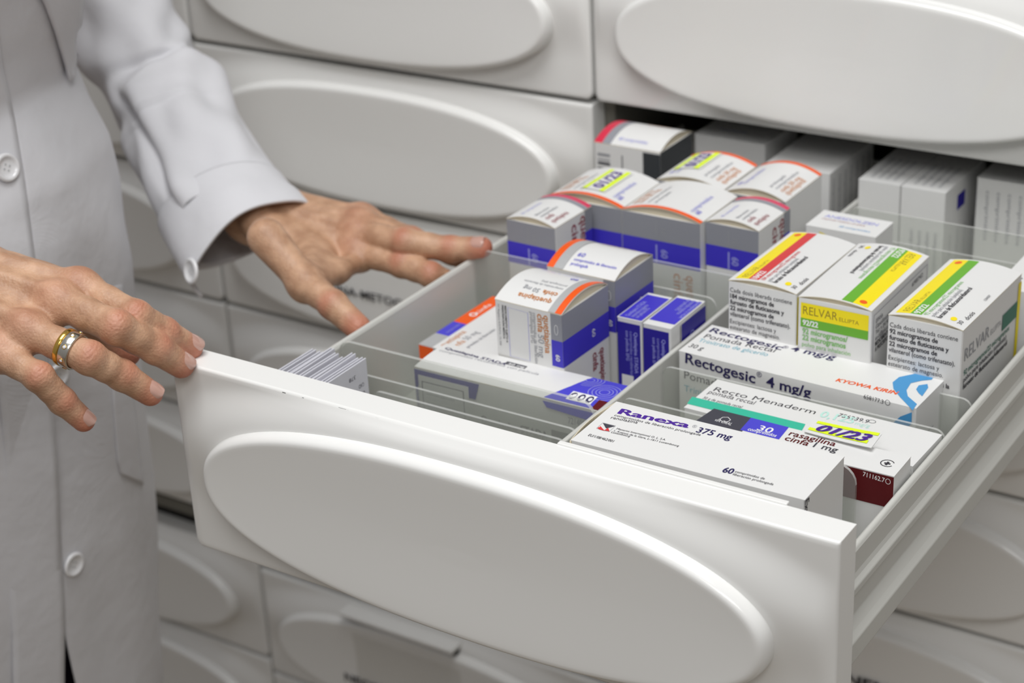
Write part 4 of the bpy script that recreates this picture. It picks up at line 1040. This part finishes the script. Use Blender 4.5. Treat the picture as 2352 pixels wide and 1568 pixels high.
pl = np.array([PX, PY, -1.05])
me = bpy.data.meshes.new('body'); me.from_pydata((V-pl).tolist(), [], Q.tolist()); me.materials.append(SKIN)
me.polygons.foreach_set('use_smooth', [True]*len(me.polygons))
a_ = me.attributes.new('flush', 'FLOAT', 'POINT'); a_.data.foreach_set('value', FL.astype(np.float32))
me.update(); body = bpy.data.objects.new('body', me); COL.objects.link(body); body.parent = person

def local(mb): mb.v = [tuple(np.array(v) - pl) for v in mb.v]; return mb
for F, d_ in ((RH, dR), (LH, dL)):
    for k, j, a, n in finger_frames(F, d_):
        if F is LH and k != 'middle': continue
        if F is RH and k == 'thumb': continue
        b_ = np.cross(n, a); r0 = FR[k][0] + 0.0002; L = 0.0100 if k != 'little' else 0.0086; wd = 0.78 if k != 'little' else 0.76
        mb = MB(); G = []; nu, nv_ = 12, 10
        for lay in (0, 1):
            g = []
            for i in range(nv_+1):
                v = i/nv_; s = -L*0.48 + L*v + 0.001
                half = wd * (0.62 + 0.38*math.sin(min(v/0.30, 1)*math.pi/2)) * (1 if v < 0.82 else math.cos((v-0.82)/0.18*0.95))
                row = []
                for q in np.linspace(-1, 1, nu+1):
                    th = q*half; tip_fall = -0.0004*max(0, (s/0.006))**2
                    rr = r0 + 0.00055 + tip_fall - lay*0.0005 - 0.0008*(abs(q)**4) - 0.0007*(1-v)**4
                    row.append(j[0] + a*(s - 0.0022) + rr*(math.cos(th)*n + math.sin(th)*b_))
                g.append(row)
            G.append(g)
        mb.grid(G[0], NAIL, True); mb.grid(G[1], NAIL, True, flip=True)
        T0, T1 = np.array(G[0]), np.array(G[1])
        e0 = np.concatenate([T0[0], T0[1:, -1], T0[-1, -2::-1], T0[-2:0:-1, 0]]); e1 = np.concatenate([T1[0], T1[1:, -1], T1[-1, -2::-1], T1[-2:0:-1, 0]])
        mb.grid([e0, e1], NAIL, True, closed_u=True)
        local(mb).build('fingernail', body, recalc=True)

# two tone ring on the near hand
GOLD = mat('gold', (232, 190, 96), 0.16, metal=1.0); STEEL = mat('white_gold', (214, 210, 200), 0.2, metal=1.0); GEM = mat('diamond', (240, 242, 250), 0.03, spec=1.0, coat=1.0)
j = RH['ring']; ax = nrm(j[2]-j[3]); c0 = j[3] + ax*((np.array(up(0, 0, 'z', 0))*0)[0] + 0.0265)
# slide the band to the place where it is worn: 12 mm before the middle joint
c0 = j[2] - ax*0.0120
n0 = nrm(dR - ax*(dR@ax)); b0 = np.cross(n0, ax)
ringo = MB()
def band(s0, s1, r_, mt):
    pr = [(s0, r_-0.0014), (s0, r_-0.0003), (s0+0.0005, r_), (s1-0.0005, r_), (s1, r_-0.0003), (s1, r_-0.0014)]
    ringo.grid([[c0 + ax*s + rr*(math.cos(q)*n0 + math.sin(q)*b0) for q in np.linspace(0, 2*math.pi, 56, endpoint=False)] for s, rr in pr + [pr[0]]], mt, True, True)
RR = 0.0103
band(-0.0046, -0.0018, RR+0.0002, GOLD); band(-0.0018, 0.0042, RR, STEEL)
rg = local(ringo).build('ring', person, recalc=True); rg['label'] = 'two-tone gold and white gold band with small set stones'
for q in np.arange(0, 2*math.pi, math.pi/4):
    mb = MB(); d = math.cos(q+0.2)*n0 + math.sin(q+0.2)*b0; t = np.cross(d, ax); o = c0 + ax*0.0012
    mb.grid([[o + d*(RR+h_) + r_*(math.cos(w)*ax + math.sin(w)*t) for w in np.linspace(0, 2*math.pi, 14, endpoint=False)] for r_, h_ in ((0.0014, -0.0002), (0.0013, 0.0003), (0.0010, 0.0002))], GOLD, True, True)
    mb.grid([[o + d*(RR+h_) + r_*(math.cos(w)*ax + math.sin(w)*t) for w in np.linspace(0, 2*math.pi, 8, endpoint=False)] for r_, h_ in ((0.0010, 0.0001), (0.0005, 0.0005), (0.0001, 0.0005))], GEM, False, True)
    local(mb).build('set_stone', rg, recalc=True)

# ------------------------------------------------------------------ the white coat
def cloth():
    m = mat('coat_cotton', (214, 214, 218), 0.85, var=0.03, bscale=35)
    nt = m.node_tree; b = nt.nodes['Principled BSDF']; b.inputs['Sheen Weight'].default_value = 0.15
    tc = nt.nodes.new('ShaderNodeTexCoord'); w1 = nt.nodes.new('ShaderNodeTexWave'); w1.inputs['Scale'].default_value = 900; w1.inputs['Distortion'].default_value = 1.5
    n1 = nt.nodes.new('ShaderNodeTexNoise'); n1.inputs['Scale'].default_value = 45; n1.inputs['Detail'].default_value = 3
    nt.links.new(tc.outputs['Object'], w1.inputs['Vector']); nt.links.new(tc.outputs['Object'], n1.inputs['Vector'])
    b1 = nt.nodes.new('ShaderNodeBump'); b1.inputs['Strength'].default_value = 0.12; b1.inputs['Distance'].default_value = 0.0003
    b2 = nt.nodes.new('ShaderNodeBump'); b2.inputs['Strength'].default_value = 0.35; b2.inputs['Distance'].default_value = 0.003
    nt.links.new(w1.outputs['Fac'], b1.inputs['Height']); nt.links.new(n1.outputs['Fac'], b2.inputs['Height']); nt.links.new(b2.outputs[0], b1.inputs['Normal']); nt.links.new(b1.outputs[0], b.inputs['Normal'])
    return m
CLOTH = cloth()
BUTTON = mat('button_plastic', (232, 232, 234), 0.2, coat=0.5)
TROU = mat('dark_trousers', (48, 40, 66), 0.8)
def proj(X):
    q = (np.asarray(X) - CC) @ RM.T
    return np.stack([1176 + FPX*q[..., 0]/q[..., 2], 784 + FPX*q[..., 1]/q[..., 2]], -1)
def solidify(o, t=0.0012, off=-1):
    m = o.modifiers.new('solid', 'SOLIDIFY'); m.thickness = t; m.offset = off
    return o
RF, RS = 0.112, 0.160
uu = nrm((0.839, 0.544, 0))
E_ = (RF**2*(uu@fr)*fr + RS**2*(uu@sd_)*sd_) / math.sqrt(RF**2*(uu@fr)**2 + RS**2*(uu@sd_)**2)
SY = [-260, -100, 0, 60, 150, 230, 330, 450, 620, 700, 900, 1150, 1350, 1568, 1800, 2300]
SX = [230, 205, 190, 178, 166, 202, 244, 270, 291, 296, 318, 344, 355, 366, 378, 400]
PLK_Y = [-300, 0, 150, 260, 440, 600, 800, 1000, 1200, 1400, 1568, 1800, 2300]; PLK_X = [-60, -20, -2, 24, 52, 74, 100, 118, 131, 142, 141, 143, 150]
rows = []
for py, px in zip(SY, SX): rows.append(up(px, py, 'y', 0.160))
rows = np.array(rows); zr = rows[:, 2]
ZS = np.linspace(0.29, -0.70, 150)
def center(z):
    x = np.interp(-z, -zr, rows[:, 0]); return np.array([x, 0.160, z]) - E_
def gapf(z): return max(0.0, (-0.262 - z))*1.3
th_grid = np.linspace(-2.2, 2.2, 500)
def coat_pt(z, th, extra=0.0):
    c = center(z); k = 1.0
    if z > 0.22: k = 1 - 0.35*((z-0.22)/0.07)**2
    flr = 0.010*sst((-z-0.1)/0.5)
    w = 0.0030*math.sin(3.1*th + 9*z) + 0.0022*math.sin(5.3*th - 21*z + 1.0)*math.exp(-((z+0.02)/0.25)**2) + 0.0016*math.sin(11*th + 30*z + 2*math.sin(14*z)) + 0.0012*math.sin(70*z + 4*th)*math.exp(-((z-0.0)/0.12)**2)
    w *= 0.4 + 0.6*min(1, abs(th-0.95)*2)
    n = nrm(fr*math.cos(th)/RF + sd_*math.sin(th)/RS)
    return c + fr*(RF)*k*math.cos(th) + sd_*(RS)*k*math.sin(th) + n*(w + flr*abs(math.cos(th))*0 + extra)
TH0 = []
for z in ZS:
    P = np.array([coat_pt(z, t) for t in th_grid[::5]]); q = proj(P); tx = np.interp(q[:, 1], PLK_Y, PLK_X); d = q[:, 0] - tx
    i = [k for k in range(len(d)-1) if d[k] <= 0 < d[k+1]]
    tg = th_grid[::5]
    TH0.append(tg[i[-1]] - d[i[-1]]*(tg[i[-1]+1]-tg[i[-1]])/(d[i[-1]+1]-d[i[-1]]) if i else (TH0[-1] if TH0 else -0.3))
TH0 = np.array(TH0)
coat_root = empty('coat', (0, 0, 0)); COAT = []
mb = MB(); NTH = 200
G = []
for z, t0 in zip(ZS, TH0):
    g = gapf(z); G.append([coat_pt(z, t) for t in np.linspace(t0 + g, t0 + 2*math.pi, NTH)])
mb.grid(G, CLOTH, True, flip=True)
bv = mb.v, mb.f
TREE = BVHTree.FromPolygons([Vector(v) for v in mb.v], [tuple(f) for f in mb.f])
coat = local(mb).build('coat', person); solidify(coat, 0.0012)
bpy.data.objects.remove(coat_root)
mb = MB(); mb.grid([[coat_pt(z, t0 - 0.24 + 0.25*k/8, 0.0014) for k in range(9)] for z, t0 in zip(ZS, TH0)], CLOTH, True, flip=True)
solidify(local(mb).build('placket', coat), 0.0012)
def cast(x, y):
    d = Vector(nrm(ray(x, y))); h = TREE.ray_cast(Vector(CC), d)
    return (np.array(h[0]), np.array(h[1])) if h[0] is not None else (None, None)
def patch(name, Lp, Rp, n, m_, off=0.002, th=0.0016):
    """cloth patch on the coat between two edges given as sight lines"""
    mb = MB(); G = []
    for j in range(m_+1):
        v = j/m_; row = []
        a = np.array([np.interp(v, np.linspace(0, 1, len(Lp)), [p[i] for p in Lp]) for i in (0, 1)]); b = np.array([np.interp(v, np.linspace(0, 1, len(Rp)), [p[i] for p in Rp]) for i in (0, 1)])
        for i in range(n+1):
            q = a + (b-a)*i/n; P, N = cast(*q)
            if P is None: row.append(row[-1] if row else (G[-1][0] if G else np.array([0, 0, 0]))); continue
            if N @ (CC-P) < 0: N = -N
            row.append(P + N*(off if name != 'pocket' else -0.0012 + (off+0.0012)*float(sst(v/0.10))))
        G.append(row)
    mb.grid(G, CLOTH, True, flip=True); o = local(mb).build(name, coat); solidify(o, th, 0); return o
patch('lapel', [(40, -60), (92, 0), (118, 70), (150, 186)], [(182, -60), (180, 0), (166, 110), (158, 186)], 8, 16, 0.0035)
patch('pocket', [(243, 650), (250, 780), (258, 930), (268, 1060), (276, 1088)], [(280, 630), (292, 780), (305, 930), (320, 1060), (326, 1112)], 10, 20, 0.0008, 0.0012)
def add_button(c, n, r=0.0090, parent=None):
    n = nrm(n); a = nrm(np.cross(n, (0.1, 0.2, 1))); b = np.cross(n, a); mb = MB(); k = 28
    pr = [(0.0, 0.0006), (0.30, 0.0006), (0.60, 0.0008), (0.70, 0.0018), (0.80, 0.0024), (0.92, 0.0022), (1.0, 0.0012), (1.0, 0.0002), (0.9, 0.0)]
    mb.grid([[c + n*h + r*max(q, 0.01)*(math.cos(w)*a + math.sin(w)*b) for w in np.linspace(0, 2*math.pi, k, endpoint=False)] for q, h in pr], BUTTON, True, True)
    for w in (0.4, 0.4+math.pi/2, 0.4+math.pi, 0.4+1.5*math.pi):
        o = c + n*0.0009 + r*0.24*(math.cos(w)*a + math.sin(w)*b)
        mb.add([o + 0.0007*(math.cos(v)*a + math.sin(v)*b) for v in np.linspace(0, 2*math.pi, 8, endpoint=False)], [tuple(range(8))], LGREY)
    return local(mb).build('button', parent or coat, recalc=True)
for u in ((8, 385), (130, 862), (167, 1295)):
    P, N = cast(*u)
    if P is not None:
        if N @ (CC-P) < 0: N = -N
        add_button(P + N*(0.0030 if u[0] < 20 else 0.0004), N)
# trousers
mb = MB()
for s_ in (-0.07, 0.07):
    mb.tube([bp(0.0, s_, -0.05), bp(0.0, s_, -0.3), bp(0, s_, -0.55), bp(-0.01, s_, -0.96)], [0.078, 0.076, 0.064, 0.055], TROU, 28)
local(mb).build('trousers', person)

# far sleeve
dW = float(np.dot(RM[2], wL - CC)); dE = float(np.dot(RM[2], eL - CC))
shp = proj(shL)
ST = [((150, -330), (372, -330), dE+0.020), ((160, -160), (384, -170), dE+0.02), ((140, -40), (392, -40), dE+0.02), ((145, 40), (404, 30), dE+0.015), ((195, 160), (432, 92), dE+0.008), ((286, 288), (462, 132), dE),
      ((300, 352), (530, 232), dE-0.018), ((340, 452), (594, 335), dE-0.045), ((392, 562), (655, 425), dW+0.012), ((432, 630), (686, 455), dW-0.004), ((466, 682), (714, 484), dW-0.016)]
def spl(vals, t):
    n = len(vals); t = min(max(t, 0), n-1-1e-6); i = int(t); f = t-i; p = [np.array(vals[min(max(i+k, 0), n-1)], float) for k in (-1, 0, 1, 2)]
    return 0.5*((2*p[1]) + (-p[0]+p[2])*f + (2*p[0]-5*p[1]+4*p[2]-p[3])*f*f + (-p[0]+3*p[1]-3*p[2]+p[3])*f**3)
SL = [at(*l, d) for l, r, d in ST]; SR = [at(*r, d) for l, r, d in ST]
def sleeve_pt(s, th, grow=0.0, fold=True):
    a, b = spl(SL, s), spl(SR, s); c = (a+b)/2; h = (b-a)/2; R_ = np.linalg.norm(h)
    c2 = (spl(SL, s+0.02)+spl(SR, s+0.02))/2; c1 = (spl(SL, s-0.02)+spl(SR, s-0.02))/2; ax = nrm(c2-c1)
    hx = h/R_; nz = nrm(np.cross(hx, ax)); nz = nz if nz @ (CC-c) > 0 else -nz
    depth = R_*(0.80 if s > 6 else 0.9)
    dirv = hx*math.cos(th) + nz*math.sin(th); p = c + hx*(R_+grow)*math.cos(th) + nz*(depth+grow)*math.sin(th)
    if fold:
        tb = math.radians(125)
        wv = 0.0
        if s > 4.6: 
            f_ = min(1, (s-4.6)/0.8)*min(1, max(0, (9.2-s)/1.5)); wv -= 0.0060*f_*math.exp(-((th-tb)/0.10)**2); wv += 0.0045*f_*math.exp(-((th-tb+0.26)/0.20)**2)
        cam_side = max(0.0, math.sin(th))
        wv -= 0.0050*math.exp(-((s - 4.62 - 0.25*math.cos(th))/0.16)**2)*(0.3+0.7*cam_side)
        wv += 0.0050*math.exp(-((s - 5.15 - 0.25*math.cos(th))/0.32)**2)
        fo = 1 if s < 7.8 else max(0, (8.6-s)/0.8)
        wv += fo*(0.0022*math.sin(4*th + 2.4*s) + 0.0014*math.sin(7*th - 3.3*s + 1) + 0.0012*math.sin(3.7*s + 2*th))
        p = p + dirv*wv
    if s > 8.2:
        k = (s-8.2)/1.8; cs = abs(math.sin(th))
        p = p - ax*((0.001*cs) if math.sin(th) > 0 else 0.068*cs**0.5)*k
    return p
TH = np.linspace(0, 2*math.pi, 120, endpoint=False)
mb = MB(); mb.grid([[sleeve_pt(s, t) for t in TH] for s in np.linspace(0, 8.25, 150)], CLOTH, True, True)
slv = local(mb).build('sleeve', coat); solidify(slv, 0.0012, 0)
mb = MB(); sc = np.linspace(7.75, 10, 40)
def cuff_pt(s, t): 
    p = sleeve_pt(s, t, 0.0016 + 0.0012*math.sin(5*t+1)*min(1, (s-7.7)/1.0), False); return p
mb.grid([[cuff_pt(s, t) for t in TH] for s in sc], CLOTH, True, True)
CT = BVHTree.FromPolygons([Vector(v) for v in mb.v], [tuple(f) for f in mb.f])
cf = local(mb).build('cuff', coat); solidify(cf, 0.0022, 0)
h = CT.ray_cast(Vector(CC), Vector(nrm(ray(445, 622))))
if h[0] is not None:
    N = np.array(h[1]); N = N if N @ (CC-np.array(h[0])) > 0 else -N
    add_button(np.array(h[0]) + N*0.0012, N, 0.0092)
# near sleeve (its arm enters from outside the picture)
path = [wR + nrm(eR-wR)*0.035, wR + nrm(eR-wR)*0.10, wR*0.35+eR*0.65, eR, eR*0.75+shR*0.25, shR*0.7+eR*0.3, shR]
mb = MB(); mb.tube(path, [0.036, 0.040, 0.048, 0.054, 0.058, 0.062, 0.066], CLOTH, 40, caps=False); o = local(mb).build('sleeve', coat); solidify(o, 0.0012)
mb = MB(); mb.tube(path[:2], [0.0375, 0.0395], CLOTH, 40, caps=False); solidify(local(mb).build('cuff', coat), 0.002)
# shoulders and collar closing the coat above the picture
mb = MB()
ring0 = [coat_pt(ZS[0], t) for t in np.linspace(0, 2*math.pi, 60, endpoint=False)]
c0_ = center(ZS[0]); neck = [np.array([PX, PY, 0.40]) + fr*0.055*math.cos(t) + sd_*0.058*math.sin(t) for t in np.linspace(0, 2*math.pi, 60, endpoint=False)]
shd = [np.array([PX, PY, 0.355]) + fr*0.085*math.cos(t) + sd_*0.165*math.sin(t) for t in np.linspace(0, 2*math.pi, 60, endpoint=False)]
mb.grid([ring0, shd, neck, [q + np.array([0, 0, 0.02]) for q in neck]], CLOTH, True, True)
solidify(local(mb).build('collar', coat), 0.0015)
